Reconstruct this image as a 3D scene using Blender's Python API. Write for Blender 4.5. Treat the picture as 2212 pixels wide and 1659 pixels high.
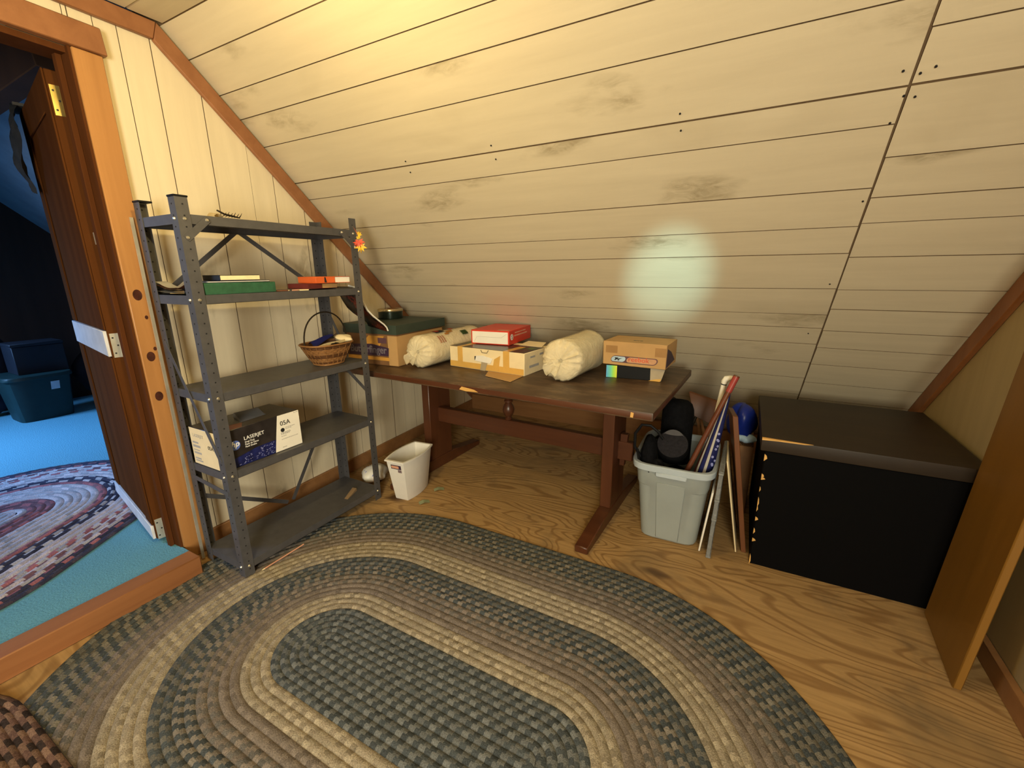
import bpy, bmesh, math, random
from mathutils import Vector, Matrix
random.seed(7)
PI = math.pi
for o in list(bpy.data.objects):
    bpy.data.objects.remove(o)
SC = bpy.context.scene
COL = SC.collection

# ------------------------------------------------------------------ camera
cam = bpy.data.cameras.new('camera')
cam.sensor_fit = 'HORIZONTAL'
cam.sensor_width = 36.0
cam.lens = 937.3 / 2212 * 36.0
cam.clip_start = 0.02
cam_o = bpy.data.objects.new('camera', cam)
COL.objects.link(cam_o)
yaw, pitch, roll = math.radians(-28.657), math.radians(-14.476), math.radians(-0.568)
fw = Vector((math.sin(yaw) * math.cos(pitch), math.cos(yaw) * math.cos(pitch), math.sin(pitch)))
rt = Vector((math.cos(yaw), -math.sin(yaw), 0))
up = rt.cross(fw)
r2 = rt * math.cos(roll) + up * math.sin(roll)
u2 = r2.cross(fw)
cam_o.matrix_world = Matrix(((r2.x, u2.x, -fw.x, 0), (r2.y, u2.y, -fw.y, 0), (r2.z, u2.z, -fw.z, 1.28), (0, 0, 0, 1)))
SC.camera = cam_o

# ------------------------------------------------------------------ light and exposure
SC.view_settings.view_transform = 'Standard'
SC.view_settings.look = 'None'
SC.view_settings.gamma = 1.0
SC.view_settings.use_curve_mapping = False
SC.view_settings.exposure = 0.0
w = bpy.data.worlds.new('world')
w.use_nodes = True
w.node_tree.nodes['Background'].inputs[0].default_value = (0.5, 0.6, 0.8, 1)
w.node_tree.nodes['Background'].inputs[1].default_value = 0.05
SC.world = w


def lamp(name, kind, loc, energy, color, aim=None, **kw):
    d = bpy.data.lights.new(name, kind)
    d.energy = energy
    d.color = color
    for k, v in kw.items():
        setattr(d, k, v)
    o = bpy.data.objects.new(name, d)
    COL.objects.link(o)
    o.location = loc
    if aim is not None:
        o.rotation_euler = (Vector(aim) - Vector(loc)).to_track_quat('-Z', 'Y').to_euler()
    return o


lamp('bulb_light', 'POINT', (-1.10, 0.60, 1.875), 28, (1.0, 0.77, 0.31), shadow_soft_size=0.035)
lamp('added_fill', 'AREA', (0.74, -1.5, 1.25), 190, (0.97, 0.93, 0.74), aim=(-2.2, 0.60, 0.9), size=1.2)  # soft fill added to lift the shaded left side; no known window here
lamp('window_daylight', 'AREA', (-5.35, -0.9, 1.9), 60, (0.25, 0.52, 1.0), aim=(-4.3, 0.95, 0.0), size=0.9, spread=math.radians(95))
lamp('glow_spot', 'SPOT', (0.15, -0.2, 1.55), 300, (0.50, 1.0, 1.0), aim=(-0.365, 2.22, 1.24), spot_size=math.radians(11.5), spot_blend=1.0,  # spot added to make the greenish glow on the slope; source unknown
     shadow_soft_size=0.02)


# ------------------------------------------------------------------ materials
def new_mat(name):
    m = bpy.data.materials.new(name)
    m.use_nodes = True
    nt = m.node_tree
    return m, nt, nt.nodes['Principled BSDF']


def coords(nt, scale=(1, 1, 1), rand=True, kind='Object', rot=(0, 0, 0)):
    tc = nt.nodes.new('ShaderNodeTexCoord')
    mp = nt.nodes.new('ShaderNodeMapping')
    mp.inputs['Scale'].default_value = scale
    mp.inputs['Rotation'].default_value = rot
    src = tc.outputs[kind]
    if rand:
        oi = nt.nodes.new('ShaderNodeObjectInfo')
        mu = nt.nodes.new('ShaderNodeMath')
        mu.operation = 'MULTIPLY'
        mu.inputs[1].default_value = 37.0
        nt.links.new(oi.outputs['Random'], mu.inputs[0])
        ad = nt.nodes.new('ShaderNodeVectorMath')
        ad.operation = 'ADD'
        nt.links.new(src, ad.inputs[0])
        nt.links.new(mu.outputs[0], ad.inputs[1])
        src = ad.outputs[0]
    nt.links.new(src, mp.inputs['Vector'])
    return mp.outputs[0]


def noise(nt, vec, scale, detail=4, rough=0.55, dist=0.0):
    n = nt.nodes.new('ShaderNodeTexNoise')
    n.inputs['Scale'].default_value = scale
    n.inputs['Detail'].default_value = detail
    n.inputs['Roughness'].default_value = rough
    n.inputs['Distortion'].default_value = dist
    nt.links.new(vec, n.inputs['Vector'])
    return n.outputs['Fac']


def ramp(nt, fac, stops):
    r = nt.nodes.new('ShaderNodeValToRGB')
    els = r.color_ramp.elements
    while len(els) < len(stops):
        els.new(0.5)
    for e, (p, c) in zip(els, stops):
        e.position = p
        e.color = (*c, 1)
    nt.links.new(fac, r.inputs[0])
    return r.outputs[0]


def mix(nt, fac, a, b, mode='MIX'):
    n = nt.nodes.new('ShaderNodeMix')
    n.data_type = 'RGBA'
    n.blend_type = mode
    for sock, v in ((n.inputs[0], fac), (n.inputs[6], a), (n.inputs[7], b)):
        if isinstance(v, (int, float)):
            sock.default_value = v
        elif isinstance(v, tuple):
            sock.default_value = (*v, 1)
        else:
            nt.links.new(v, sock)
    return n.outputs[2]


def bump(nt, p, h, strength=0.2, dist=0.01):
    b = nt.nodes.new('ShaderNodeBump')
    b.inputs['Strength'].default_value = strength
    b.inputs['Distance'].default_value = dist
    nt.links.new(h, b.inputs['Height'])
    nt.links.new(b.outputs[0], p.inputs['Normal'])


def plain(name, c, rough=0.6, metal=0.0, var=0.12, sc=14.0, bmp=0.0, spec=0.4, trans=0.0, alpha=1.0):
    m, nt, p = new_mat(name)
    v = coords(nt)
    f = noise(nt, v, sc, 5)
    lo = tuple(max(0, x * (1 - var)) for x in c)
    hi = tuple(min(1, x * (1 + var)) for x in c)
    nt.links.new(ramp(nt, f, [(0.3, lo), (0.7, hi)]), p.inputs['Base Color'])
    p.inputs['Roughness'].default_value = rough
    p.inputs['Metallic'].default_value = metal
    p.inputs['Specular IOR Level'].default_value = spec
    p.inputs['Transmission Weight'].default_value = trans
    p.inputs['Alpha'].default_value = alpha
    if bmp:
        bump(nt, p, f, bmp, 0.01)
    return m


def wood(name, c1, c2, along='X', rough=0.5, grain=18.0, knots=None, stain=None, spec=0.35, stretch=0.07):
    """grain runs along the local axis named"""
    m, nt, p = new_mat(name)
    s = {'X': (stretch, 1, 1), 'Y': (1, stretch, 1), 'Z': (1, 1, stretch)}[along]
    v = coords(nt, s)
    f = noise(nt, v, grain, 6, 0.62, 0.4)
    col = ramp(nt, f, [(0.28, c1), (0.72, c2)])
    v2 = coords(nt, {'X': (0.5, 1, 1), 'Y': (1, 0.5, 1), 'Z': (1, 1, 0.5)}[along])
    if knots:
        vo = nt.nodes.new('ShaderNodeTexVoronoi')
        vo.inputs['Scale'].default_value = 2.6
        vd = nt.nodes.new('ShaderNodeVectorMath')
        vd.operation = 'ADD'
        nn = nt.nodes.new('ShaderNodeTexNoise')
        nn.inputs['Scale'].default_value = 9
        nt.links.new(v2, nn.inputs['Vector'])
        sc = nt.nodes.new('ShaderNodeVectorMath')
        sc.operation = 'SCALE'
        sc.inputs['Scale'].default_value = 0.06
        nt.links.new(nn.outputs['Color'], sc.inputs[0])
        nt.links.new(v2, vd.inputs[0])
        nt.links.new(sc.outputs[0], vd.inputs[1])
        nt.links.new(vd.outputs[0], vo.inputs['Vector'])
        kf = ramp(nt, vo.outputs['Distance'], [(0.045, (1, 1, 1)), (0.10, (0, 0, 0))])
        col = mix(nt, kf, col, knots)
    if stain:
        sf = noise(nt, v2, 2.2, 4, 0.6, 0.5)
        col = mix(nt, ramp(nt, sf, [(0.58, (0, 0, 0)), (0.74, (0.8, 0.8, 0.8))]), col, stain)
    nt.links.new(col, p.inputs['Base Color'])
    p.inputs['Roughness'].default_value = rough
    p.inputs['Specular IOR Level'].default_value = spec
    bump(nt, p, f, 0.06, 0.01)
    return m


def pickled(name, along, k0=1.0):
    """whitewashed pine: pale, faint grain, smudgy grey-brown knots"""
    m, nt, p = new_mat(name)
    s = {'X': (0.09, 1, 1), 'Y': (1, 0.09, 1), 'Z': (1, 1, 0.09)}[along]
    k = {'X': (0.42, 1, 1), 'Y': (1, 0.42, 1), 'Z': (1, 1, 0.42)}[along]
    f = noise(nt, coords(nt, s), 22, 6, 0.6, 0.3)
    col = ramp(nt, f, [(0.25, (0.57 * k0, 0.485 * k0, 0.345 * k0)), (0.75, (0.64 * k0, 0.55 * k0, 0.395 * k0))])
    v = coords(nt, k)
    wob = nt.nodes.new('ShaderNodeTexNoise')
    wob.inputs['Scale'].default_value = 11
    wob.inputs['Detail'].default_value = 5
    nt.links.new(v, wob.inputs['Vector'])
    sc = nt.nodes.new('ShaderNodeVectorMath')
    sc.operation = 'SCALE'
    sc.inputs['Scale'].default_value = 0.16
    ad = nt.nodes.new('ShaderNodeVectorMath')
    ad.operation = 'ADD'
    vo = nt.nodes.new('ShaderNodeTexVoronoi')
    vo.inputs['Scale'].default_value = 3.4
    nt.links.new(wob.outputs['Color'], sc.inputs[0])
    nt.links.new(v, ad.inputs[0])
    nt.links.new(sc.outputs[0], ad.inputs[1])
    nt.links.new(ad.outputs[0], vo.inputs['Vector'])
    big = noise(nt, v, 2.4, 4, 0.6, 0.6)
    col = mix(nt, ramp(nt, big, [(0.60, (0, 0, 0)), (0.80, (0.40, 0.40, 0.40))]), col, (0.42, 0.34, 0.22))
    fine = noise(nt, v, 26, 4, 0.65, 0.8)
    kf = ramp(nt, vo.outputs['Distance'], [(0.13, (1, 1, 1)), (0.27, (0, 0, 0))])
    kf = mix(nt, 1.0, kf, ramp(nt, fine, [(0.35, (0.12, 0.12, 0.12)), (0.62, (0.85, 0.85, 0.85))]), 'MULTIPLY')
    col = mix(nt, kf, col, (0.34, 0.275, 0.175))
    nt.links.new(col, p.inputs['Base Color'])
    p.inputs['Roughness'].default_value = 0.55
    p.inputs['Specular IOR Level'].default_value = 0.3
    bump(nt, p, f, 0.05, 0.01)
    return m


def plywood(name):
    m, nt, p = new_mat(name)
    v = coords(nt, (0.42, 1.25, 1), rand=False)
    h = noise(nt, v, 1.5, 3, 0.45, 0.4)
    mu = nt.nodes.new('ShaderNodeMath')
    mu.operation = 'MULTIPLY'
    mu.inputs[1].default_value = 300.0
    nt.links.new(h, mu.inputs[0])
    si = nt.nodes.new('ShaderNodeMath')
    si.operation = 'SINE'
    nt.links.new(mu.outputs[0], si.inputs[0])
    line = ramp(nt, si.outputs[0], [(0.25, (0, 0, 0)), (0.95, (1, 1, 1))])
    fib = noise(nt, coords(nt, (0.06, 1, 1), rand=False), 55, 4, 0.6)
    base = ramp(nt, fib, [(0.3, (0.32, 0.195, 0.078)), (0.7, (0.44, 0.275, 0.118))])
    col = mix(nt, mix(nt, 1.0, line, (0.62, 0.62, 0.62), 'MULTIPLY'), base, (0.19, 0.096, 0.034))
    vo = nt.nodes.new('ShaderNodeTexVoronoi')
    vo.inputs['Scale'].default_value = 3.1
    wv = nt.nodes.new('ShaderNodeVectorMath')
    wv.operation = 'ADD'
    n2 = nt.nodes.new('ShaderNodeTexNoise')
    n2.inputs['Scale'].default_value = 6
    sc = nt.nodes.new('ShaderNodeVectorMath')
    sc.operation = 'SCALE'
    sc.inputs['Scale'].default_value = 0.12
    cv = coords(nt, (0.6, 1, 1), rand=False)
    nt.links.new(cv, n2.inputs['Vector'])
    nt.links.new(n2.outputs['Color'], sc.inputs[0])
    nt.links.new(cv, wv.inputs[0])
    nt.links.new(sc.outputs[0], wv.inputs[1])
    nt.links.new(wv.outputs[0], vo.inputs['Vector'])
    col = mix(nt, ramp(nt, vo.outputs['Distance'], [(0.07, (0.95, 0.95, 0.95)), (0.15, (0, 0, 0))]), col, (0.075, 0.036, 0.015))
    dirt = noise(nt, coords(nt, rand=False), 2.3, 5, 0.6, 0.4)
    col = mix(nt, ramp(nt, dirt, [(0.52, (0, 0, 0)), (0.70, (0.7, 0.7, 0.7))]), col, (0.14, 0.10, 0.058))
    nt.links.new(col, p.inputs['Base Color'])
    p.inputs['Roughness'].default_value = 0.62
    p.inputs['Specular IOR Level'].default_value = 0.25
    bump(nt, p, fib, 0.06, 0.01)
    return m


def braided(name):
    m, nt, p = new_mat(name)
    a = nt.nodes.new('ShaderNodeAttribute')
    a.attribute_name = 'yarn'
    f = noise(nt, coords(nt, rand=False), 260, 3)
    col = mix(nt, 1.0, a.outputs['Color'], ramp(nt, f, [(0.25, (0.55, 0.55, 0.55)), (0.75, (1.4, 1.4, 1.4))]), 'MULTIPLY')
    nt.links.new(col, p.inputs['Base Color'])
    p.inputs['Roughness'].default_value = 1.0
    p.inputs['Specular IOR Level'].default_value = 0.05
    bump(nt, p, f, 0.5, 0.004)
    return m


def worn(name, base, wear, rough=0.5, scale=9.0, lo=0.62, hi=0.72, spec=0.4, along=(0.2, 1, 1)):
    m, nt, p = new_mat(name)
    v = coords(nt, along)
    f = noise(nt, v, scale, 7, 0.7, 0.3)
    col = mix(nt, ramp(nt, f, [(lo, (0, 0, 0)), (hi, (0.85, 0.85, 0.85))]), base, wear)
    nt.links.new(col, p.inputs['Base Color'])
    p.inputs['Roughness'].default_value = rough
    p.inputs['Specular IOR Level'].default_value = spec
    bump(nt, p, f, 0.05, 0.01)
    return m


def film(name, c, alpha, rough=0.12):
    m, nt, p = new_mat(name)
    p.inputs['Base Color'].default_value = (*c, 1)
    p.inputs['Roughness'].default_value = rough
    p.inputs['Alpha'].default_value = alpha
    p.inputs['Specular IOR Level'].default_value = 0.7
    f = noise(nt, coords(nt), 30, 5, 0.6, 1.0)
    bump(nt, p, f, 0.7, 0.02)
    return m


def spectrum(name):
    m, nt, p = new_mat(name)
    tc = nt.nodes.new('ShaderNodeTexCoord')
    sp = nt.nodes.new('ShaderNodeSeparateXYZ')
    nt.links.new(tc.outputs['Generated'], sp.inputs[0])
    nt.links.new(ramp(nt, sp.outputs['X'], [(0.0, (0.12, 0.42, 0.75)), (0.4, (0.16, 0.62, 0.45)), (0.65, (0.35, 0.75, 0.12)), (1.0, (0.70, 0.72, 0.06))]),
                 p.inputs['Base Color'])
    p.inputs['Roughness'].default_value = 0.25
    return m


MT = {
    'pine_x': pickled('whitewashed_pine_x', 'X'),
    'pine_z': pickled('whitewashed_pine_z', 'Z', 1.17),
    'gap': plain('dark_gap', (0.15, 0.095, 0.05), 0.9),
    'ply': plywood('plywood'),
    'trimx': wood('trim_pine_x', (0.24, 0.098, 0.042), (0.32, 0.138, 0.060), 'X', 0.4, 16, (0.07, 0.02, 0.01)),
    'trimz': wood('trim_pine_z', (0.36, 0.165, 0.055), (0.48, 0.235, 0.082), 'Z', 0.38, 16, (0.07, 0.018, 0.01)),
    'trimd': wood('trim_pine_dark', (0.20, 0.07, 0.022), (0.28, 0.105, 0.035), 'Z', 0.42, 16, (0.05, 0.015, 0.01)),
    'base': wood('baseboard_pine', (0.24, 0.11, 0.04), (0.32, 0.155, 0.06), 'X', 0.5, 16),
    'knotw': plain('pine_knot', (0.055, 0.016, 0.010), 0.4, 0, 0.4, 60),
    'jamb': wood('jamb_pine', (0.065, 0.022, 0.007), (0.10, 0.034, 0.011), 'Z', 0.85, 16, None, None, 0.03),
    'doorw': wood('door_wood', (0.065, 0.022, 0.006), (0.105, 0.036, 0.010), 'Z', 0.9, 12, None, (0.08, 0.024, 0.006), 0.02),
    'panelw': wood('plank_wood', (0.17, 0.078, 0.010), (0.23, 0.105, 0.015), 'Z', 0.45, 10),
    'brown': wood('brown_board', (0.10, 0.034, 0.012), (0.145, 0.052, 0.018), 'Z', 0.4, 12),
    'steel': plain('grey_shelf_paint', (0.076, 0.073, 0.078), 0.48, 0.15, 0.12, 30, 0.0, 0.5),
    'bolt': plain('zinc_bolt', (0.75, 0.72, 0.62), 0.3, 0.9),
    'hole': plain('punched_hole', (0.01, 0.01, 0.012), 0.9),
    'table_top': worn('table_top', (0.060, 0.033, 0.017), (0.24, 0.15, 0.085), 0.42, 15, 0.46, 0.86, 0.4, (0.35, 1, 1)),
    'table': wood('table_stain', (0.062, 0.019, 0.008), (0.10, 0.033, 0.013), 'Z', 0.35, 14, None, None, 0.5),
    'table_x': wood('table_stain_x', (0.062, 0.019, 0.008), (0.10, 0.033, 0.013), 'X', 0.35, 14, None, None, 0.5),
    'bare': plain('bare_wood', (0.62, 0.35, 0.10), 0.6),
    'chest': worn('black_chest_paint', (0.0018, 0.0016, 0.0018), (0.008, 0.006, 0.005), 0.7, 14, 0.66, 0.84, 0.07, (1, 1, 1)),
    'lid': worn('chest_lid_paint', (0.024, 0.016, 0.010), (0.045, 0.029, 0.017), 0.5, 6, 0.46, 0.80, 0.25, (0.3, 1, 1)),
    'rug': braided('braided_wool'),
    'tote': plain('grey_blue_plastic', (0.28, 0.31, 0.305), 0.4, 0, 0.05, 8, 0, 0.4),
    'tote_rim': plain('pale_blue_plastic', (0.42, 0.48, 0.53), 0.35, 0, 0.05),
    'black': plain('black_plastic', (0.007, 0.007, 0.008), 0.5, 0, 0.1, 14, 0, 0.15),
    'felt': plain('charcoal_felt', (0.024, 0.022, 0.025), 0.95, 0, 0.2, 80, 0.3, 0.08),
    'blackcloth': plain('black_cloth', (0.005, 0.005, 0.006), 0.85, 0, 0.3, 60, 0.4, 0.08),
    'white': plain('white_plastic', (0.74, 0.71, 0.66), 0.4, 0, 0.04, 10),
    'cream': plain('cream_card', (0.76, 0.62, 0.38), 0.7, 0, 0.05),
    'paper': plain('paper_white', (0.80, 0.76, 0.68), 0.7, 0, 0.03),
    'page': plain('book_pages', (0.80, 0.66, 0.40), 0.8, 0, 0.06, 60),
    'kraft': plain('kraft_card', (0.48, 0.285, 0.115), 0.7, 0, 0.07, 8),
    'kraft_d': plain('kraft_card_brown', (0.18, 0.085, 0.033), 0.7, 0, 0.25, 7),
    'tape': plain('packing_tape', (0.62, 0.36, 0.09), 0.28, 0, 0.06),
    'tape_d': plain('brown_tape', (0.34, 0.185, 0.07), 0.35, 0, 0.1),
    'tape_g': plain('grey_tape', (0.36, 0.29, 0.19), 0.5, 0, 0.1),
    'red': plain('red_card', (0.62, 0.045, 0.022), 0.38, 0, 0.05),
    'green': plain('green_cloth', (0.020, 0.085, 0.042), 0.75, 0, 0.2, 40, 0.2),
    'greenlid': plain('dark_green_card', (0.034, 0.050, 0.038), 0.55, 0, 0.12),
    'navy': plain('navy_print', (0.012, 0.014, 0.045), 0.35),
    'navyp': plain('blue_print', (0.010, 0.014, 0.085), 0.35, 0, 0.5, 40),
    'lav': plain('lavender_print', (0.30, 0.32, 0.62), 0.4),
    'purple': plain('purple_print', (0.045, 0.022, 0.05), 0.5),
    'lilac': plain('grey_lilac_ink', (0.17, 0.145, 0.17), 0.5),
    'plum': plain('plum_print', (0.12, 0.055, 0.07), 0.5, 0, 0.2),
    'orange': plain('orange_card', (0.62, 0.115, 0.025), 0.5, 0, 0.08),
    'maroon': plain('maroon_cloth', (0.11, 0.016, 0.014), 0.55),
    'brownp': plain('brown_print', (0.16, 0.06, 0.03), 0.5),
    'gold': plain('gold_print', (0.58, 0.28, 0.05), 0.5, 0, 0.15),
    'tin': plain('tin_green', (0.012, 0.022, 0.016), 0.25, 0.4),
    'gilt': plain('tin_lid_metal', (0.62, 0.50, 0.30), 0.22, 0.9),
    'fluff': plain('white_batting', (0.74, 0.64, 0.44), 0.9, 0, 0.08, 24, 0.5),
    'film': film('clear_film', (0.95, 0.84, 0.58), 0.42),
    'clear': film('clear_plastic', (0.30, 0.31, 0.31), 0.62, 0.25),
    'cane': worn('basket_cane', (0.21, 0.095, 0.032), (0.33, 0.165, 0.06), 0.5, 30, 0.4, 0.7),
    'cane_d': worn('basket_cane_dark', (0.085, 0.034, 0.012), (0.14, 0.06, 0.022), 0.5, 30, 0.4, 0.7),
    'wire': plain('dark_wire', (0.03, 0.022, 0.016), 0.4, 0.5),
    'blue': plain('blue_bag', (0.008, 0.020, 0.19), 0.35, 0, 0.2, 14, 0.3, 0.3),
    'bluep': plain('pale_blue_print', (0.42, 0.55, 0.66), 0.3),
    'flagblue': plain('flag_blue', (0.022, 0.030, 0.17), 0.6, 0, 0.3, 40),
    'flagred': plain('flag_red', (0.26, 0.055, 0.045), 0.6, 0, 0.2),
    'redrod': plain('red_painted_rod', (0.30, 0.045, 0.038), 0.35),
    'rodwood': wood('rod_wood', (0.10, 0.028, 0.012), (0.16, 0.05, 0.02), 'Z', 0.4, 20),
    'yellow': plain('yellow_leaf', (0.80, 0.46, 0.02), 0.5, 0, 0.15),
    'leafred': plain('red_leaf', (0.62, 0.07, 0.03), 0.5, 0, 0.25),
    'twig': plain('twig', (0.14, 0.08, 0.05), 0.8),
    'mint': plain('pale_green_paper', (0.50, 0.55, 0.34), 0.8),
    'carpet': plain('teal_carpet', (0.13, 0.33, 0.42), 1.0, 0, 0.12, 140, 0.5, 0.05),
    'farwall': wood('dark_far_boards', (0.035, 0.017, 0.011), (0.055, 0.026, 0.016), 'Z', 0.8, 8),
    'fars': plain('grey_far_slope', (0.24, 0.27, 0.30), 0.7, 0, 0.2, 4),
    'teal': plain('teal_tote', (0.008, 0.030, 0.030), 0.5),
    'bluebox': plain('dark_blue_box', (0.010, 0.011, 0.018), 0.6),
    'darkcloth': plain('dark_heap', (0.012, 0.014, 0.026), 0.9, 0, 0.4, 8, 0.5),
    'coat': plain('grey_brown_cloth', (0.055, 0.05, 0.045), 0.95, 0, 0.25, 20, 0.4),
    'brass': plain('brass_plate', (0.80, 0.62, 0.22), 0.25, 0.9),
    'nickel': plain('pale_hinge_metal', (0.75, 0.74, 0.66), 0.35, 0.7),
    'lavpaint': plain('pale_paint', (0.62, 0.62, 0.66), 0.5),
    'stripmetal': plain('aluminium_strip', (0.70, 0.66, 0.58), 0.35, 0.7),
    'iridescent': spectrum('spectrum_label'),
    'ink': plain('black_ink', (0.015, 0.015, 0.018), 0.5),
    'greyink': plain('grey_ink', (0.36, 0.34, 0.32), 0.6),
    'whiteink': plain('white_ink', (0.82, 0.80, 0.78), 0.5),
    'pinkish': plain('pinkish_print', (0.60, 0.30, 0.20), 0.5),
    'dkgreen': plain('photo_green_print', (0.055, 0.12, 0.03), 0.35, 0, 0.6, 30),
    'blackprint': plain('black_print', (0.022, 0.018, 0.018), 0.3, 0, 0.4, 20),
}


# ------------------------------------------------------------------ mesh helpers
class B:
    """collects shapes for ONE mesh object"""

    def __init__(s):
        s.bm = bmesh.new()
        s.mi = 0

    def _v(s, p):
        return s.bm.verts.new(Vector(p))

    def face(s, vs):
        try:
            f = s.bm.faces.new(vs)
            f.material_index = s.mi
            return f
        except ValueError:
            return None

    def poly(s, pts):
        return s.face([s._v(p) for p in pts])

    def prism(s, a, b, side=None):
        """a, b: matching rings of points"""
        va = [s._v(p) for p in a]
        vb = [s._v(p) for p in b]
        n = len(a)
        s.face(va[::-1])
        s.face(vb)
        m0 = s.mi
        if side is not None:
            s.mi = side
        for i in range(n):
            s.face([va[i], va[(i + 1) % n], vb[(i + 1) % n], vb[i]])
        s.mi = m0
        return s

    def box(s, lo, hi):
        x0, y0, z0 = lo
        x1, y1, z1 = hi
        return s.prism([(x0, y0, z0), (x1, y0, z0), (x1, y1, z0), (x0, y1, z0)], [(x0, y0, z1), (x1, y0, z1), (x1, y1, z1), (x0, y1, z1)])

    def beam(s, p0, p1, w, h, upv=(0, 0, 1)):
        p0, p1 = Vector(p0), Vector(p1)
        d = (p1 - p0).normalized()
        u = Vector(upv)
        sd = d.cross(u)
        if sd.length < 1e-4:
            sd = d.cross(Vector((1, 0, 0)))
        sd.normalize()
        u = sd.cross(d)
        c = [(-w / 2, -h / 2), (w / 2, -h / 2), (w / 2, h / 2), (-w / 2, h / 2)]
        return s.prism([p0 + sd * a + u * b for a, b in c], [p1 + sd * a + u * b for a, b in c])

    def tube(s, path, r, n=8, closed=False, caps=True):
        path = [Vector(p) for p in path]
        m = len(path)
        rs = r if isinstance(r, (list, tuple)) else [r] * m
        rings = []
        prev = None
        for i, p in enumerate(path):
            if closed:
                d = path[(i + 1) % m] - path[i - 1]
            else:
                d = path[min(i + 1, m - 1)] - path[max(i - 1, 0)]
            d.normalize()
            if prev is None:
                a = Vector((0, 0, 1)) if abs(d.z) < 0.9 else Vector((1, 0, 0))
                u = d.cross(a).normalized()
            else:
                u = (prev - d * prev.dot(d)).normalized()
            prev = u
            v = d.cross(u)
            rings.append([s._v(p + (u * math.cos(2 * PI * k / n) + v * math.sin(2 * PI * k / n)) * rs[i]) for k in range(n)])
        for i in range(m if closed else m - 1):
            a, b = rings[i], rings[(i + 1) % m]
            for k in range(n):
                s.face([a[k], a[(k + 1) % n], b[(k + 1) % n], b[k]])
        if caps and not closed:
            s.face(rings[0][::-1])
            s.face(rings[-1])
        return s

    def cyl(s, p0, p1, r0, r1=None, n=20):
        return s.tube([p0, p1], [r0, r0 if r1 is None else r1], n)

    def lathe(s, prof, n=24, at=(0, 0, 0), squash=(1, 1), mats=None):
        at = Vector(at)
        rings = []
        for r, z in prof:
            if r < 1e-5:
                rings.append([s._v(at + Vector((0, 0, z)))])
            else:
                rings.append([s._v(at + Vector((r * squash[0] * math.cos(2 * PI * k / n), r * squash[1] * math.sin(2 * PI * k / n), z))) for k in range(n)])
        for i in range(len(rings) - 1):
            a, b = rings[i], rings[i + 1]
            if mats:
                s.mi = mats[i]
            for k in range(n):
                q = (k + 1) % n
                if len(a) == 1 and len(b) == 1:
                    continue
                if len(a) == 1:
                    s.face([a[0], b[q], b[k]])
                elif len(b) == 1:
                    s.face([a[k], a[q], b[0]])
                else:
                    s.face([a[k], a[q], b[q], b[k]])
        return s

    def grid(s, rows, closed_u=False, closed_v=False):
        vs = [[s._v(p) for p in r] for r in rows]
        nr, nc = len(vs), len(vs[0])
        for i in range(nr if closed_v else nr - 1):
            for j in range(nc if closed_u else nc - 1):
                s.face([vs[i][j], vs[i][(j + 1) % nc], vs[(i + 1) % nr][(j + 1) % nc], vs[(i + 1) % nr][j]])
        return s

    def sheet(s, rows, th):
        """a thick curved sheet from a grid of points"""
        n = len(s.bm.faces)
        s.grid(rows)
        s.bm.faces.ensure_lookup_table()
        fs = s.bm.faces[n:]
        bmesh.ops.solidify(s.bm, geom=fs, thickness=th)
        return s

    def rel(s, root):
        """shapes given in room coordinates become local to root"""
        M = root.matrix_basis.inverted()
        for v in s.bm.verts:
            v.co = M @ v.co
        return s

    def mesh(s, name, mats, bevel=0.0, segs=1, smooth=40):
        bm = s.bm
        bmesh.ops.recalc_face_normals(bm, faces=bm.faces)
        if bevel:
            es = [e for e in bm.edges if len(e.link_faces) == 2 and e.calc_face_angle(0) > 0.6]
            bmesh.ops.bevel(bm, geom=es, offset=bevel, segments=segs, affect='EDGES', profile=0.6, clamp_overlap=True)
        me = bpy.data.meshes.new(name)
        bm.to_mesh(me)
        bm.free()
        for m in mats if isinstance(mats, (list, tuple)) else [mats]:
            me.materials.append(MT[m] if isinstance(m, str) else m)
        if smooth:
            for f in me.polygons:
                f.use_smooth = True
            me.set_sharp_from_angle(angle=math.radians(smooth))
        return me

    def build(s, name, mats, parent=None, bevel=0.0, segs=1, smooth=40, loc=None, rot=None):
        return link(name, s.mesh(name, mats, bevel, segs, smooth), parent, loc, rot)


def link(name, data, parent=None, loc=None, rot=None):
    o = bpy.data.objects.new(name, data)
    COL.objects.link(o)
    if parent is not None:
        o.parent = parent
    if loc is not None:
        o.location = loc
    if rot is not None:
        o.rotation_euler = rot
    return o


def tag(o, label=None, cat=None, group=None, kind=None):
    if label:
        o['label'] = label
    if cat:
        o['category'] = cat
    if group:
        o['group'] = group
    if kind:
        o['kind'] = kind
    return o


def thing(name, label, cat, loc=(0, 0, 0), rz=0.0, group=None, rot=None):
    o = link(name, None, None, loc, rot or (0, 0, rz))
    o.empty_display_size = 0.05
    return tag(o, label, cat, group)


def struct(name, mb, mats, **kw):
    return tag(mb.build(name, mats, **kw), kind='structure')


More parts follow.
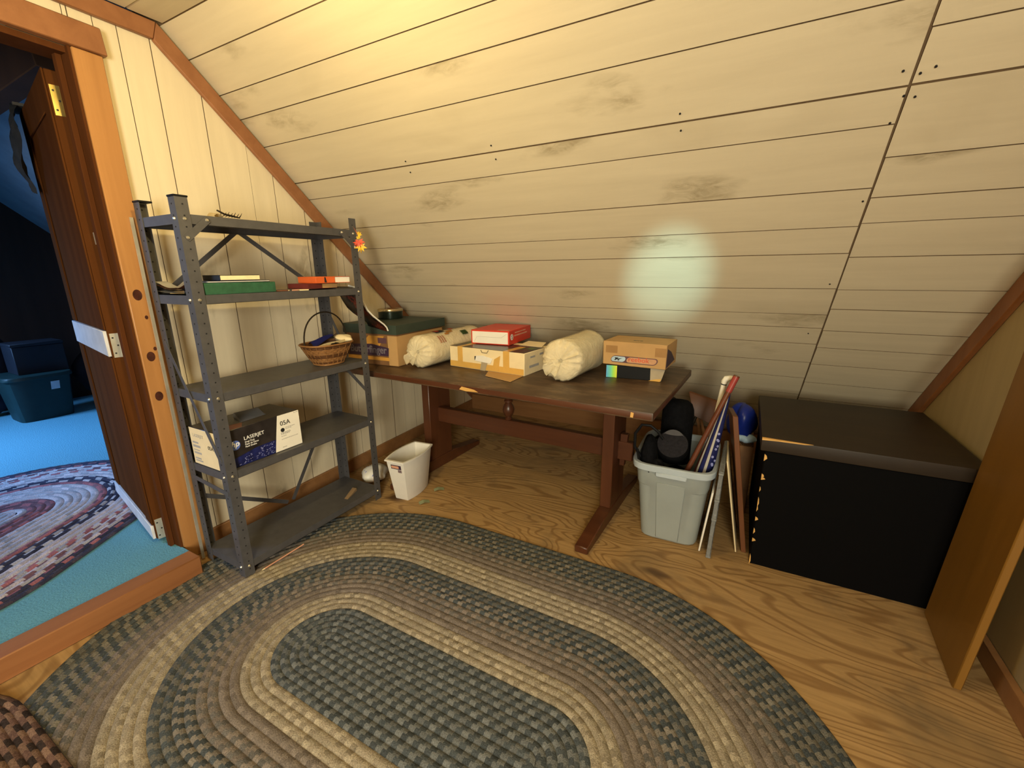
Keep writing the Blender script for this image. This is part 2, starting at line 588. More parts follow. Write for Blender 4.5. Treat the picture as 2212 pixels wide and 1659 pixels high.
def text(name, s, mat, parent, origin, right, upv, size, ex=0.0004, align='LEFT', shear=0.0, squeeze=1.0, bold=0.0, root=None):
    cu = bpy.data.curves.new(name, 'FONT')
    cu.body = s
    cu.size = size
    cu.extrude = ex
    cu.align_x = align
    cu.shear = shear
    cu.offset = bold
    cu.resolution_u = 3
    tmp = bpy.data.objects.new(name + '_tmp', cu)
    COL.objects.link(tmp)
    bpy.context.view_layer.update()
    dg = bpy.context.evaluated_depsgraph_get()
    me = bpy.data.meshes.new_from_object(tmp.evaluated_get(dg))
    bpy.data.objects.remove(tmp)
    bpy.data.curves.remove(cu)
    r = Vector(right).normalized()
    u = Vector(upv)
    u = (u - r * r.dot(u)).normalized()
    n = r.cross(u)
    M = Matrix(((r.x, u.x, n.x, origin[0]), (r.y, u.y, n.y, origin[1]), (r.z, u.z, n.z, origin[2]), (0, 0, 0, 1))) @ Matrix.Diagonal((squeeze, 1, 1, 1))
    me.transform(M)
    me.materials.clear()
    me.materials.append(MT[mat])
    if root is not None:
        me.transform(root.matrix_basis.inverted())
    me.name = name
    return link(name, me, parent)


def clone(root, loc=None, rot=None):
    def cp(o, par):
        c = o.copy()
        COL.objects.link(c)
        c.parent = par
        for k in [q for q in bpy.data.objects if q.parent == o]:
            cp(k, c)
        return c
    c = cp(root, None)
    if loc is not None:
        c.location = loc
    if rot is not None:
        c.rotation_euler = rot
    return c

# ------------------------------------------------------------------ the room
NW = Vector((0.99910537, 0.04229017, 0))      # left wall faces the room along this
TW = Vector((-0.04229017, 0.99910537, 0))
CW = -2.1514084


def wp(y, z, d=0.0):
    """a point on the left wall at depth-coordinate y, height z, standing d proud of it"""
    x = (CW - NW.y * y) / NW.x
    return Vector((x, y, z)) + NW * d


SLC = 3.26929
SN = Vector((0, -0.915, -1)).normalized()     # the slope faces down into the room


def sp(x, y, d=0.0):
    return Vector((x, y, SLC - 0.915 * y)) + SN * d


FLATZ = 2.245
YF = (SLC - FLATZ) / 0.915
XR = 0.83
DY0, DY1, DZ = -0.06, 0.80, 2.05              # doorway in the left wall

fl = struct('floor', B().box((-2.30, -2.4, -0.06), (XR + 0.05, 3.62, 0.0)), 'ply')
b = B().box((-6.1, -2.4, -0.06), (-2.30, 3.62, 0.075))
b.box((-2.30, DY0, 0.0), (-2.09, DY1, 0.075))
struct('floor.001', b, 'carpet')


def wall_top(y):
    return min(FLATZ, SLC - 0.915 * y) - 0.004


# left wall: backing slab with a doorway, and planks one by one
b = B()
for y0, y1, z0, z1 in ((-2.4, DY0, 0, FLATZ), (DY0, DY1, DZ, FLATZ)):
    b.prism([wp(y0, z0, -0.005), wp(y1, z0, -0.005), wp(y1, z1, -0.005), wp(y0, z1, -0.005)],
            [wp(y0, z0, -0.095), wp(y1, z0, -0.095), wp(y1, z1, -0.095), wp(y0, z1, -0.095)])
ys = [DY1, YF, 3.5]
b.prism([wp(DY1, 0, -0.005), wp(3.55, 0, -0.005), wp(YF, FLATZ, -0.005), wp(DY1, FLATZ, -0.005)],
        [wp(DY1, 0, -0.095), wp(3.55, 0, -0.095), wp(YF, FLATZ, -0.095), wp(DY1, FLATZ, -0.095)])
wl = struct('wall_left', b, 'gap')
seams = [-0.30, -0.16, -0.06, 0.08, 0.22, 0.34, 0.50, 0.66, 0.812, 0.826, 0.895, 0.967, 1.073, 1.240, 1.412, 1.535, 1.70, 1.80, 1.893, 1.945, 2.03, 2.13, 2.28, 2.40, 2.53,
         2.66, 2.82, 2.95, 3.10, 3.25, 3.45]
for i in range(len(seams) - 1):
    y0, y1 = seams[i] + 0.0014, seams[i + 1] - 0.0014
    zb = DZ + 0.004 if y1 < DY1 + 0.02 and y0 > DY0 - 0.02 else 0.004
    dd = random.uniform(-0.0015, 0.0015)
    pa = [(y0, zb), (y1, zb), (y1, wall_top(y1)), (y0, wall_top(y0))]
    if y0 < YF < y1:
        pa.insert(3, (YF, FLATZ - 0.004))
    B().prism([wp(y, z, dd) for y, z in pa], [wp(y, z, -0.019) for y, z in pa], 1).build('board', ['pine_z', 'gap'], wl)

# sloped ceiling: backing slab and boards in two runs that butt at a vertical joint
JX = 0.305
b = B().prism([sp(-2.29, YF - 0.05, -0.005), sp(XR + 0.05, YF - 0.05, -0.005), sp(XR + 0.05, 3.6, -0.005), sp(-2.29, 3.6, -0.005)],
              [sp(-2.29, YF - 0.05, -0.08), sp(XR + 0.05, YF - 0.05, -0.08), sp(XR + 0.05, 3.6, -0.08), sp(-2.29, 3.6, -0.08)])
ce = struct('ceiling', b, 'gap')
runl = [YF, 1.213, 1.322, 1.404, 1.507, 1.662, 1.739, 1.898, 2.016, 2.113, 2.262, 2.392, 2.468, 2.565, 2.69, 2.81, 2.95, 3.09, 3.23, 3.40, 3.54]
runr = [YF, 1.26, 1.40, 1.561, 1.661, 1.818, 1.927, 2.007, 2.129, 2.267, 2.362, 2.48, 2.585, 2.70, 2.84, 2.98, 3.12, 3.27, 3.42, 3.54]
rg = random.Random(3)
for run, xa, xb in ((runl, -2.285, JX - 0.0022), (runr, JX + 0.0028, XR + 0.01)):
    for i in range(len(run) - 1):
        g = 0.0014 if abs(run[i + 1] - 1.662) > 0.001 else 0.003
        y0, y1 = run[i] + 0.0014, run[i + 1] - g
        dd = rg.uniform(-0.0006, 0.0006)
        rz = [(xa + rg.uniform(0, 0.002), y0), (xb - rg.uniform(0, 0.002), y0), (xb - rg.uniform(0, 0.002), y1), (xa, y1)]
        B().prism([sp(x, y, dd) for x, y in rz], [sp(x, y, -0.019) for x, y in rz], 1).build('board', ['pine_x', 'gap'], ce)
b = B()
for x, y in ((-0.27, 1.640), (-0.27, 1.682), (-0.98, 1.64), (-0.985, 1.684), (-1.43, 1.645), (-1.44, 1.685), (0.29, 1.935), (0.275, 2.24), (0.255, 2.50), (0.30, 1.68),
             (0.325, 1.685), (0.318, 1.64), (0.345, 1.632), (0.28, 1.63), (0.29, 1.735)):
    c = sp(x, y, 0.002)
    b.cyl(c - SN * 0.003, c + SN * 0.0008, 0.0032, n=8)
tag(b.build('nail_heads', 'ink', ce), kind='stuff')

# flat ceiling
fc = struct('ceiling.001', B().box((-2.19, -2.4, FLATZ + 0.02), (XR + 0.05, YF + 0.04, FLATZ + 0.06)), 'gap')
yy = YF
while yy > -2.3:
    wd = rg.choice((0.12, 0.15, 0.18))
    B().box((-2.17, yy - wd + 0.0015, FLATZ), (XR, yy - 0.0015, FLATZ + 0.019)).build('board', 'pine_x', fc, 0.002)
    yy -= wd

# right and rear walls
MT['tan'] = wood('tan_wall_boards', (0.36, 0.27, 0.13), (0.42, 0.315, 0.155), 'Z', 0.6, 14)
wr = struct('wall_right', B().prism([(XR, -2.4, 0), (XR, 3.57, 0), (XR, YF, FLATZ), (XR, -2.4, FLATZ)],
                                    [(XR + 0.08, -2.4, 0), (XR + 0.08, 3.57, 0), (XR + 0.08, YF, FLATZ), (XR + 0.08, -2.4, FLATZ)]), 'tan')
struct('wall_front', B().box((-2.2, -2.48, 0), (XR + 0.05, -2.4, FLATZ)), 'pine_z')

# trims
def wall_strip(fn, pts, th, name, mat, **kw):
    return struct(name, B().prism([fn(*p, th) for p in pts], [fn(*p, 0.001) for p in pts]), mat, bevel=0.002, **kw)


h = 0.088
wall_strip(wp, [(YF - 0.02, FLATZ - 0.002), (3.50, SLC - 0.915 * 3.50 - 0.002), (3.50, SLC - 0.915 * 3.50 - h), (YF - 0.04, FLATZ - h + 0.02)], 0.021, 'trim_1', 'trimx')
wall_strip(wp, [(-0.6, FLATZ - 0.001), (YF - 0.022, FLATZ - 0.001), (YF - 0.042, FLATZ - 0.065), (-0.6, FLATZ - 0.065)], 0.021, 'trim_2', 'trimx')


def rp(y, z, d=0.0):
    return Vector((XR - d, y, z))


wall_strip(rp, [(YF, FLATZ - 0.002), (3.50, SLC - 0.915 * 3.50 - 0.002), (3.50, SLC - 0.915 * 3.50 - 0.10), (YF, FLATZ - 0.10)], 0.022, 'trim_3', 'trimd')
wall_strip(wp, [(0.905, 0.0), (3.50, 0.0), (3.50, 0.085), (0.905, 0.085)], 0.018, 'baseboard_left', 'base')
wall_strip(rp, [(-2.3, 0.0), (3.4, 0.0), (3.4, 0.07), (-2.3, 0.07)], 0.025, 'baseboard_right', 'base')
struct('baseboard_back', B().prism([(-2.28, 3.36, 0), (XR - 0.03, 3.36, 0), (XR - 0.03, 3.36, 0.14), (-2.28, 3.36, 0.14)],
                                   [(-2.28, 3.40, 0), (XR - 0.03, 3.40, 0), (XR - 0.03, 3.40, 0.14), (-2.28, 3.40, 0.14)]), 'base')

# ------------------------------------------------------------------ doorway: frame, open door
b = B().prism([wp(DY1 + 0.005, 0.0, 0.027), wp(0.893, 0.0, 0.027), wp(0.893, DZ, 0.027), wp(DY1 + 0.005, DZ, 0.027)],
              [wp(DY1 + 0.005, 0.0, 0.003), wp(0.893, 0.0, 0.003), wp(0.893, DZ, 0.003), wp(DY1 + 0.005, DZ, 0.003)])
fr = tag(b.build('door_1', 'trimz', None, 0.003), kind='structure')
for ky, kz, kr in ((0.838, 1.205, 0.016), (0.838, 0.955, 0.015), (0.836, 0.785, 0.015), (0.858, 0.985, 0.006), (0.852, 1.115, 0.006)):
    c = wp(ky, kz, 0.0268)
    B().prism([c + NW * 0.0006 + TW * (kr * math.cos(k * PI / 8)) + Vector((0, 0, kr * 1.35 * math.sin(k * PI / 8))) for k in range(16)],
              [c + TW * (kr * math.cos(k * PI / 8)) + Vector((0, 0, kr * 1.35 * math.sin(k * PI / 8))) for k in range(16)]).build('knot', 'knotw', fr)
hd = B().prism([wp(-0.2, DZ + 0.002, 0.034), wp(0.906, DZ + 0.002, 0.034), wp(0.900, DZ + 0.088, 0.034), wp(-0.2, DZ + 0.088, 0.034)],
               [wp(-0.2, DZ + 0.002, 0.003), wp(0.906, DZ + 0.002, 0.003), wp(0.900, DZ + 0.088, 0.003), wp(-0.2, DZ + 0.088, 0.003)])
hd.build('header_casing', 'trimx', fr, 0.003)
B().prism([wp(DY0 - 0.1, 0.0, 0.027), wp(DY0 - 0.01, 0.0, 0.027), wp(DY0 - 0.01, DZ, 0.027), wp(DY0 - 0.1, DZ, 0.027)],
          [wp(DY0 - 0.1, 0.0, 0.003), wp(DY0 - 0.01, 0.0, 0.003), wp(DY0 - 0.01, DZ, 0.003), wp(DY0 - 0.1, DZ, 0.003)]).build('side_casing', 'trimz', fr, 0.003)
b = B().prism([wp(DY1 - 0.004, 0.075, 0.02), wp(DY1 + 0.004, 0.075, 0.02), wp(DY1 + 0.004, DZ, 0.02), wp(DY1 - 0.004, DZ, 0.02)],
              [wp(DY1 - 0.004, 0.075, -0.10), wp(DY1 + 0.004, 0.075, -0.10), wp(DY1 + 0.004, DZ, -0.10), wp(DY1 - 0.004, DZ, -0.10)])
jm = b.build('jamb', 'jamb', fr)
B().prism([wp(DY1 - 0.022, 0.075, -0.03), wp(DY1 - 0.004, 0.075, -0.03), wp(DY1 - 0.004, DZ, -0.03), wp(DY1 - 0.022, DZ, -0.03)],
          [wp(DY1 - 0.022, 0.075, -0.055), wp(DY1 - 0.004, 0.075, -0.055), wp(DY1 - 0.004, DZ, -0.055), wp(DY1 - 0.022, DZ, -0.055)]).build('door_stop', 'jamb', fr, 0.002)
B().prism([wp(DY0, DZ - 0.02, 0.003), wp(DY1, DZ - 0.02, 0.003), wp(DY1, DZ, 0.003), wp(DY0, DZ, 0.003)],
          [wp(DY0, DZ - 0.02, -0.10), wp(DY1, DZ - 0.02, -0.10), wp(DY1, DZ, -0.10), wp(DY0, DZ, -0.10)]).build('head_jamb', 'jamb', fr)
B().prism([wp(DY0 - 0.005, 0.075, 0.02), wp(DY0 + 0.004, 0.075, 0.02), wp(DY0 + 0.004, DZ, 0.02), wp(DY0 - 0.005, DZ, 0.02)],
          [wp(DY0 - 0.005, 0.075, -0.10), wp(DY0 + 0.004, 0.075, -0.10), wp(DY0 + 0.004, DZ, -0.10), wp(DY0 - 0.005, DZ, -0.10)]).build('jamb', 'jamb', fr)
# step-up threshold board
b = B().box((-2.09, -0.35, 0.0), (-2.0, 0.795, 0.088))
st = struct('trim_4', b, wood('threshold_pine', (0.22, 0.085, 0.032), (0.31, 0.13, 0.05), 'Y', 0.45, 14), bevel=0.004)

# the door leaf, open into the next room: local X runs from the hinge to the free edge, Y is thickness (0 = far face)
ang = math.radians(180 - 10)
dl = thing('open_door', 'brown wooden door standing open into the next room', 'door', (-2.302, 0.800, 0.0), ang)
b = B().box((0, 0, 0.092), (0.75, 0.035, 2.0))
b.build('leaf', 'doorw', dl, 0.003)
# stiles and panels raised on the face towards the doorway (local y > 0.035)
for x0, x1, z0, z1 in ((0.0, 0.10, 0.165, 0.95), (0.0, 0.10, 1.065, 2.0), (0.65, 0.75, 0.165, 0.95), (0.65, 0.75, 1.065, 2.0), (0.10, 0.65, 1.88, 2.0)):
    B().box((x0, 0.0352, z0), (x1, 0.042, z1)).build('stile', 'doorw', dl, 0.002)
for z0, z1 in ((0.095, 0.163), (0.955, 1.062)):
    tag(B().box((0.004, 0.0352, z0), (0.748, 0.047, z1)).build('rail', 'lavpaint', dl, 0.002), 'pale painted cross rail')
for z in (0.14, 1.0, 1.9):
    b = B().box((-0.002, 0.002, z - 0.05), (-0.0003, 0.030, z + 0.05))
    b.cyl((-0.006, -0.004, z - 0.052), (-0.006, -0.004, z + 0.052), 0.006, n=10)
    b.mi = 1
    for dz in (-0.032, 0.0, 0.032):
        b.cyl((-0.0005, 0.016 + 0.006 * (1 if dz else -1), z + dz), (-0.0028, 0.016 + 0.006 * (1 if dz else -1), z + dz), 0.0035, n=8)
    tag(b.build('hinge', ['brass' if z > 1.5 else 'nickel', 'ink'], dl), 'pale metal butt hinge')
# strike plate on the jamb
b = B()
b.box((0, 0, 0), (0.003, 0.02, 0.045))
tag(b.build('strike_plate', 'nickel', jm, loc=wp(DY1 - 0.006, 1.40, -0.085), rot=(0, 0, PI / 2)), 'small bright strike plate')

# cloth thrown over the far top corner of the door
rows = []
for i in range(15):
    t = i / 14
    a = []
    for j in range(7):
        u = j / 6
        wv = 0.012 * math.sin(u * 9 + t * 3) + 0.01 * math.sin(t * 11 + u * 4)
        wid = 0.16 + 0.10 * math.sin(PI * min(1, t * 1.3)) * (1 - 0.3 * t)
        a.append((0.76 - wid * (1 - u) + 0.035 * math.sin(PI * t) * u, 0.058 + abs(wv) + 0.02 * math.sin(PI * t), 2.015 - 0.36 * t - 0.05 * (u - 0.5) ** 2 + 0.02 * u))
    rows.append(a)
ct = thing('draped_cloth', 'dark grey-brown cloth hanging over the open door top corner', 'cloth', (-2.302, 0.800, 0.0), ang)
b = B().sheet(rows, 0.008)
b.box((0.60, -0.012, 2.003), (0.76, 0.07, 2.015))
b.build('cloth_folds', 'coat', ct, smooth=80)

# ------------------------------------------------------------------ the next room beyond the doorway
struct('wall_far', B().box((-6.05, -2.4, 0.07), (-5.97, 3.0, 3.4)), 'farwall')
FX0 = -5.97
b = B().prism([sp(FX0, 0.62, 0), sp(-2.285, 0.62, 0), sp(-2.285, 3.45, 0), sp(FX0, 3.45, 0)],
              [sp(FX0, 0.62, -0.05), sp(-2.285, 0.62, -0.05), sp(-2.285, 3.45, -0.05), sp(FX0, 3.45, -0.05)])
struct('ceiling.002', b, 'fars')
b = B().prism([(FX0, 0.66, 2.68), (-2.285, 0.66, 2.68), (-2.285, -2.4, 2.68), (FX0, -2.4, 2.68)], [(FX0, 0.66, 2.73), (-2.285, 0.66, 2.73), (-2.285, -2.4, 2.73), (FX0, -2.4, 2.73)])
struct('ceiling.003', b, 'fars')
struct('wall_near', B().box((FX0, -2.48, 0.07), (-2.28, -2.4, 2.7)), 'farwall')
bm_ = B().beam((-4.55, 0.78, 2.02), (-3.02, 1.02, 2.30), 0.10, 0.17)
struct('trim_5', bm_, 'farwall', bevel=0.004)

# ------------------------------------------------------------------ braided rugs
def stadium(a, b, r, step):
    """closed path round the segment a-b at distance r: list of (point, outward normal)"""
    a, b = Vector(a), Vector(b)
    d = b - a
    L = d.length
    d.normalize()
    n = Vector((-d.y, d.x, 0))
    tot = 2 * L + 2 * PI * r
    k = max(12, int(tot / step / 2) * 2)
    out = []
    for i in range(k):
        s = tot * i / k
        if s < L:
            out.append((a + d * s + n * r, n.copy()))
        elif s < L + PI * r:
            t = (s - L) / r
            v = n * math.cos(t) + d * math.sin(t)
            out.append((b + v * r, v))
        elif s < 2 * L + PI * r:
            out.append((b - d * (s - L - PI * r) - n * r, -n))
        else:
            t = (s - 2 * L - PI * r) / r
            v = -n * math.cos(t) - d * math.sin(t)
            out.append((a + v * r, v))
    return out


def rug(name, label, a, b, R, wb, pitch, bands, z0=0.0, th=0.009, seed=1, group=None):
    root = thing(name, label, 'rug', (*((Vector(a) + Vector(b)) / 2).xy, z0), 0, group)
    org = root.location.copy()
    org.z = 0
    nr = int(round(R / wb))
    rr = random.Random(seed)
    for ri in range(nr):
        rc = (ri + 0.5) * wb
        path = stadium(a, b, rc, pitch / 2)
        f = rc / R
        pal = None
        for lim, strands in bands:
            if f <= lim:
                pal = strands
                break
        m = len(path)
        verts, faces, cols = [], [], []
        offs = (-0.5, -0.25, 0.0, 0.25, 0.5)
        for j, (p, nn) in enumerate(path):
            for o in offs:
                hi = 0.5 + 0.5 * math.cos(PI * j + (0 if o < 0 else PI))
                z = {0.5: 0.35, 0.25: 0.80 + 0.20 * hi, 0.0: 0.86}[abs(o)] * th
                q = p + nn * (o * wb) - org
                verts.append((q.x, q.y, z))
        for j in range(m):
            k = (j + 1) % m
            for c in range(4):
                faces.append((j * 5 + c, j * 5 + c + 1, k * 5 + c + 1, k * 5 + c))
                lobe = (j // 2) if c < 2 else ((j + 1) // 2)
                st = pal[(lobe + ri + (0 if c < 2 else 1)) % len(pal)]
                cols.append((lobe, c >= 2, st))
        me = bpy.data.meshes.new('braid')
        me.from_pydata(verts, [], faces)
        at = me.color_attributes.new('yarn', 'FLOAT_COLOR', 'CORNER')
        buf = []
        jit = {}
        for lobe, side, st in cols:
            g = jit.setdefault((lobe, side), rr.uniform(0.80, 1.20))
            buf += [st[0] * g, st[1] * g, st[2] * g, 1.0] * 4
        at.data.foreach_set('color', buf)
        for pl in me.polygons:
            pl.use_smooth = True
        me.materials.append(MT['rug'])
        link('braid', me, root)
    # flat backing
    rim = stadium(a, b, R - 0.004, 0.05)
    B().prism([p - org + Vector((0, 0, 0.0004)) for p, _ in rim], [p - org + Vector((0, 0, th * 0.34)) for p, _ in rim]).build('backing', 'felt', root)
    return root


DK, GR, MID = (0.060, 0.068, 0.072), (0.125, 0.130, 0.128), (0.078, 0.080, 0.067)
BE1, BE2 = (0.30, 0.255, 0.185), (0.24, 0.20, 0.145)
TA1, TA2 = (0.172, 0.142, 0.118), (0.158, 0.130, 0.108)
rug('braided_rug', 'large oval braided rug in green, beige and taupe on the plywood floor', (-1.19, 0.785, 0), (-0.40, 0.785, 0), 0.875, 0.02917, 0.021,
    [(0.205, [DK, GR]), (0.30, [BE1, BE2]), (0.37, [TA1, TA2]), (0.43, [TA1, (0.115, 0.105, 0.094)]),
     (0.50, [DK, (0.165, 0.145, 0.122)]), (0.565, [DK, (0.118, 0.112, 0.098)]), (0.70, [BE2, BE1]), (0.77, [TA1, TA2]), (0.85, [TA1, (0.115, 0.105, 0.092)]),
     (0.92, [DK, (0.155, 0.140, 0.115)]), (1.1, [DK, (0.118, 0.112, 0.095)])], 0.0, 0.009, 2)
rug('braided_rug', 'small dark brown braided rug lapping over the edge of the green oval rug', (-1.80, -0.21, 0), (-1.2, -0.21, 0), 0.41, 0.027, 0.036,
    [(0.5, [(0.10, 0.06, 0.045), (0.05, 0.035, 0.03)]), (1.1, [(0.12, 0.07, 0.055), (0.035, 0.025, 0.022), (0.17, 0.105, 0.075)])], 0.0095, 0.010, 5)
LV, RO, NV, GY, PU = (0.50, 0.44, 0.48), (0.34, 0.13, 0.15), (0.045, 0.045, 0.075), (0.40, 0.38, 0.42), (0.17, 0.09, 0.11)
dd = Vector((0.53, -0.85, 0)).normalized()
a0 = Vector((-3.27, 0.51, 0))
rug('braided_rug', 'oval braided rug in lavender, rose and navy on the teal carpet', a0, a0 + dd * 0.5, 0.70, 0.035, 0.045,
    [(0.12, [GY, LV]), (0.26, [PU, RO, PU]), (0.48, [GY, LV, GY]), (0.55, [RO, RO, PU]), (0.64, [NV, GY, NV]), (0.76, [LV, GY, LV]), (0.81, [RO, GY]), (0.88, [GY, PU, LV]),
     (0.94, [NV, RO, NV]), (1.1, [NV, (0.07, 0.06, 0.08)])], 0.0755, 0.010, 9)

# ------------------------------------------------------------------ grey steel shelving unit
SX0, SX1, SY0, SY1 = -2.085, -1.79, 0.858, 1.655
ST = [0.072, 0.495, 0.828, 1.207, 1.490]
su = thing('shelving_unit', 'grey steel shelving unit of five shelves against the boarded wall', 'shelving', ((SX0 + SX1) / 2, (SY0 + SY1) / 2, 0.0))
so = su.location.copy()


def sl(x, y, z):
    return Vector((x, y, z)) - so


def post(cx, cy, sx, sy, zb):
    """slotted angle post; sx, sy = direction the flanges run from the outer corner"""
    b = B()
    W, T = 0.042, 0.0022
    x0, y0 = cx, cy
    b.box((min(x0, x0 + sx * T), min(y0, y0 + sy * W), zb), (max(x0, x0 + sx * T), max(y0, y0 + sy * W), 1.545))
    b.box((min(x0 + sx * T, x0 + sx * W), min(y0, y0 + sy * T), zb), (max(x0 + sx * T, x0 + sx * W), max(y0, y0 + sy * T), 1.545))
    b.mi = 1
    z = zb + 0.03
    while z < 1.53:
        for sgn in (1,):
            c = Vector((x0, y0 + sy * W * 0.55, z))
            b.cyl(c - Vector((sx * 0.0006, 0, 0)), c + Vector((sx * (T + 0.0006), 0, 0)), 0.0032, n=6)
            c = Vector((x0 + sx * W * 0.55, y0, z))
            b.cyl(c - Vector((0, sy * 0.0006, 0)), c + Vector((0, sy * (T + 0.0006), 0)), 0.0032, n=6)
        z += 0.038
    for v in b.bm.verts:
        v.co -= so
    o = b.build('post', ['steel', 'hole'], su)
    c = B()
    c.box((min(x0 - sx * 0.002, x0 + sx * (W + 0.002)), min(y0 - sy * 0.002, y0 + sy * (W + 0.002)), 1.5455),
          (max(x0 - sx * 0.002, x0 + sx * (W + 0.002)), max(y0 - sy * 0.002, y0 + sy * (W + 0.002)), 1.552))
    for v in c.bm.verts:
        v.co -= so
    if cy < 1.2:
        tag(c.build('end_cap', 'black', o, 0.001), 'black plastic end cap')


post(SX1, SY0, -1, 1, 0.010)
post(SX0, SY0, 1, 1, 0.010)
post(SX1, SY1, -1, -1, 0.001)
post(SX0, SY1, 1, -1, 0.001)
T = 0.0025
for k, z in enumerate(ST):
    b = B()
    x0, x1, y0, y1 = SX0 + T, SX1 - T, SY0 + T, SY1 - T
    b.box((x0, y0, z - 0.002), (x1, y1, z))
    for lo, hi in (((x0, y0, z - 0.034), (x0 + 0.0015, y1, z - 0.002)), ((x1 - 0.0015, y0, z - 0.034), (x1, y1, z - 0.002)),
                   ((x0 + 0.0015, y0, z - 0.034), (x1 - 0.0015, y0 + 0.0015, z - 0.002)), ((x0 + 0.0015, y1 - 0.0015, z - 0.034), (x1 - 0.0015, y1, z - 0.002)),
                   ((x0, y0, z - 0.034), (x0 + 0.015, y1, z - 0.0325)), ((x1 - 0.015, y0, z - 0.034), (x1, y1, z - 0.0325))):
        b.box(lo, hi)
    for v in b.bm.verts:
        v.co -= so
    sh = b.build('shelf', 'steel', su)
    for cy, sy in ((SY0 + 0.022, 1), (SY1 - 0.022, -1)):
        c = B()
        c.lathe([(0, 0.005), (0.004, 0.0045), (0.0062, 0.001), (0.0065, 0.0)], 10)
        c.build('bolt', 'bolt', sh, loc=sl(SX1, cy, z - 0.017), rot=(0, PI / 2, 0))
    c = B()
    c.lathe([(0, 0.005), (0.004, 0.0045), (0.0062, 0.001), (0.0065, 0.0)], 10)
    c.build('bolt', 'bolt', sh, loc=sl(SX1 - 0.022, SY0, z - 0.017), rot=(PI / 2, 0, 0))


def strap(p0, p1, w, nrm, name='brace', t=0.002):
    b = B().beam(sl(*p0), sl(*p1), t, w, upv=Vector(nrm).cross(Vector(p1) - Vector(p0)))
    return b.build(name, 'steel', su)


# corner gussets on the front, top shelf both ends
for y, s in ((SY0 + 0.016, 1), (SY1 - 0.016, -1)):
    p = strap((SX1 + 0.0015, y, 1.405), (SX1 + 0.0015, y + s * 0.082, 1.478), 0.024, (1, 0, 0), 'gusset')
    for q in ((y + s * 0.004, 1.409), (y + s * 0.078, 1.474)):
        c = B()
        c.lathe([(0, 0.005), (0.004, 0.0045), (0.0062, 0.001), (0.0065, 0.0)], 10)
        c.build('bolt', 'bolt', p, loc=sl(SX1 + 0.0027, *q), rot=(0, PI / 2, 0))
XB = SX0 - 0.0015
MY = (SY0 + SY1) / 2
for p0, p1 in (((XB, SY0 + 0.02, 1.19), (XB, MY - 0.03, 1.468)), ((XB, MY - 0.02, 1.468), (XB, SY1 - 0.02, 1.19)),
               ((XB, SY0 + 0.02, 0.32), (XB, MY + 0.02, 0.085)), ((XB, MY + 0.05, 0.085), (XB, SY1 - 0.10, 0.47))):
    strap(p0, p1, 0.020, (1, 0, 0))
# end braces: left end and right end
strap((SX0 + 0.02, SY0 - 0.0015, 1.02), (SX1 - 0.02, SY0 - 0.0015, 0.545), 0.018, (0, 1, 0))
strap((SX0 + 0.02, SY0 - 0.0015, 0.43), (SX1 - 0.01, SY0 - 0.0015, 0.405), 0.020, (0, 1, 0))
strap((SX1 - 0.012, SY1 + 0.0015, 0.63), (SX0 + 0.06, SY1 + 0.0015, 0.80), 0.020, (0, 1, 0))
strap((SX0 + 0.012, SY1 + 0.0015, 1.08), (SX0 + 0.11, SY1 + 0.0015, 0.90), 0.018, (0, 1, 0))

# ------------------------------------------------------------------ trestle table
TA = math.radians(-2.3)
TZ = 0.74
tb = thing('trestle_table', 'long dark brown trestle table under the sloped ceiling', 'table', (-1.160, 2.157, 0.0), TA)
HL, HD = 0.890, 0.445
q_ = [(-HL - 0.10, -HD), (HL, -HD), (HL, HD), (-HL - 0.10, HD)]
b = B().prism([(x, y, TZ - 0.036) for x, y in q_], [(x, y, TZ) for x, y in q_], 1)
b.build('tabletop', ['table_top', 'table_x'], tb, 0.006, 2)
# worn chips along the front edge
for pts in ([(-0.06, 0.026), (-0.02, 0.031), (0.055, 0.027), (0.03, 0.017), (-0.045, 0.010)], [(0.800, 0.03), (0.812, 0.03), (0.814, 0.010), (0.802, 0.008)]):
    b = B().prism([(x, -HD - 0.0012, TZ - q) for x, q in pts], [(x, -HD + 0.002, TZ - q) for x, q in pts])
    tag(b.build('worn_patch', 'bare', tb), 'patch of bare pale wood')
for x in (-0.605, 0.605):
    B().box((x - 0.03, -0.105, 0.075), (x + 0.03, 0.105, TZ - 0.066)).build('leg', 'table', tb, 0.004)
    fz = 0.075
    ring = [(-0.43, 0.0), (0.43, 0.0), (0.43, 0.035), (0.13, fz), (-0.13, fz), (-0.43, 0.035)]
    B().prism([(x - 0.032, y, z) for y, z in ring], [(x + 0.032, y, z) for y, z in ring]).build('foot', 'table_x', tb, 0.004)
    ring = [(-0.33, TZ - 0.0365), (-0.33, TZ - 0.05), (-0.24, TZ - 0.066), (0.24, TZ - 0.066), (0.33, TZ - 0.05), (0.33, TZ - 0.0365)]
    B().prism([(x - 0.032, y, z) for y, z in ring], [(x + 0.032, y, z) for y, z in ring]).build('cleat', 'table_x', tb, 0.003)
st_ = B().box((-0.71, -0.022, 0.325), (0.71, 0.022, 0.425)).build('stretcher', 'table_x', tb, 0.004)
for s in (-1, 1):
    B().prism([(s * 0.642, -0.016, 0.29), (s * 0.642, 0.016, 0.29), (s * 0.668, 0.016, 0.29), (s * 0.668, -0.016, 0.29)],
              [(s * 0.642, -0.016, 0.465), (s * 0.642, 0.016, 0.465), (s * 0.680, 0.016, 0.465), (s * 0.680, -0.016, 0.465)]).build('wedge', 'table', tb, 0.002)
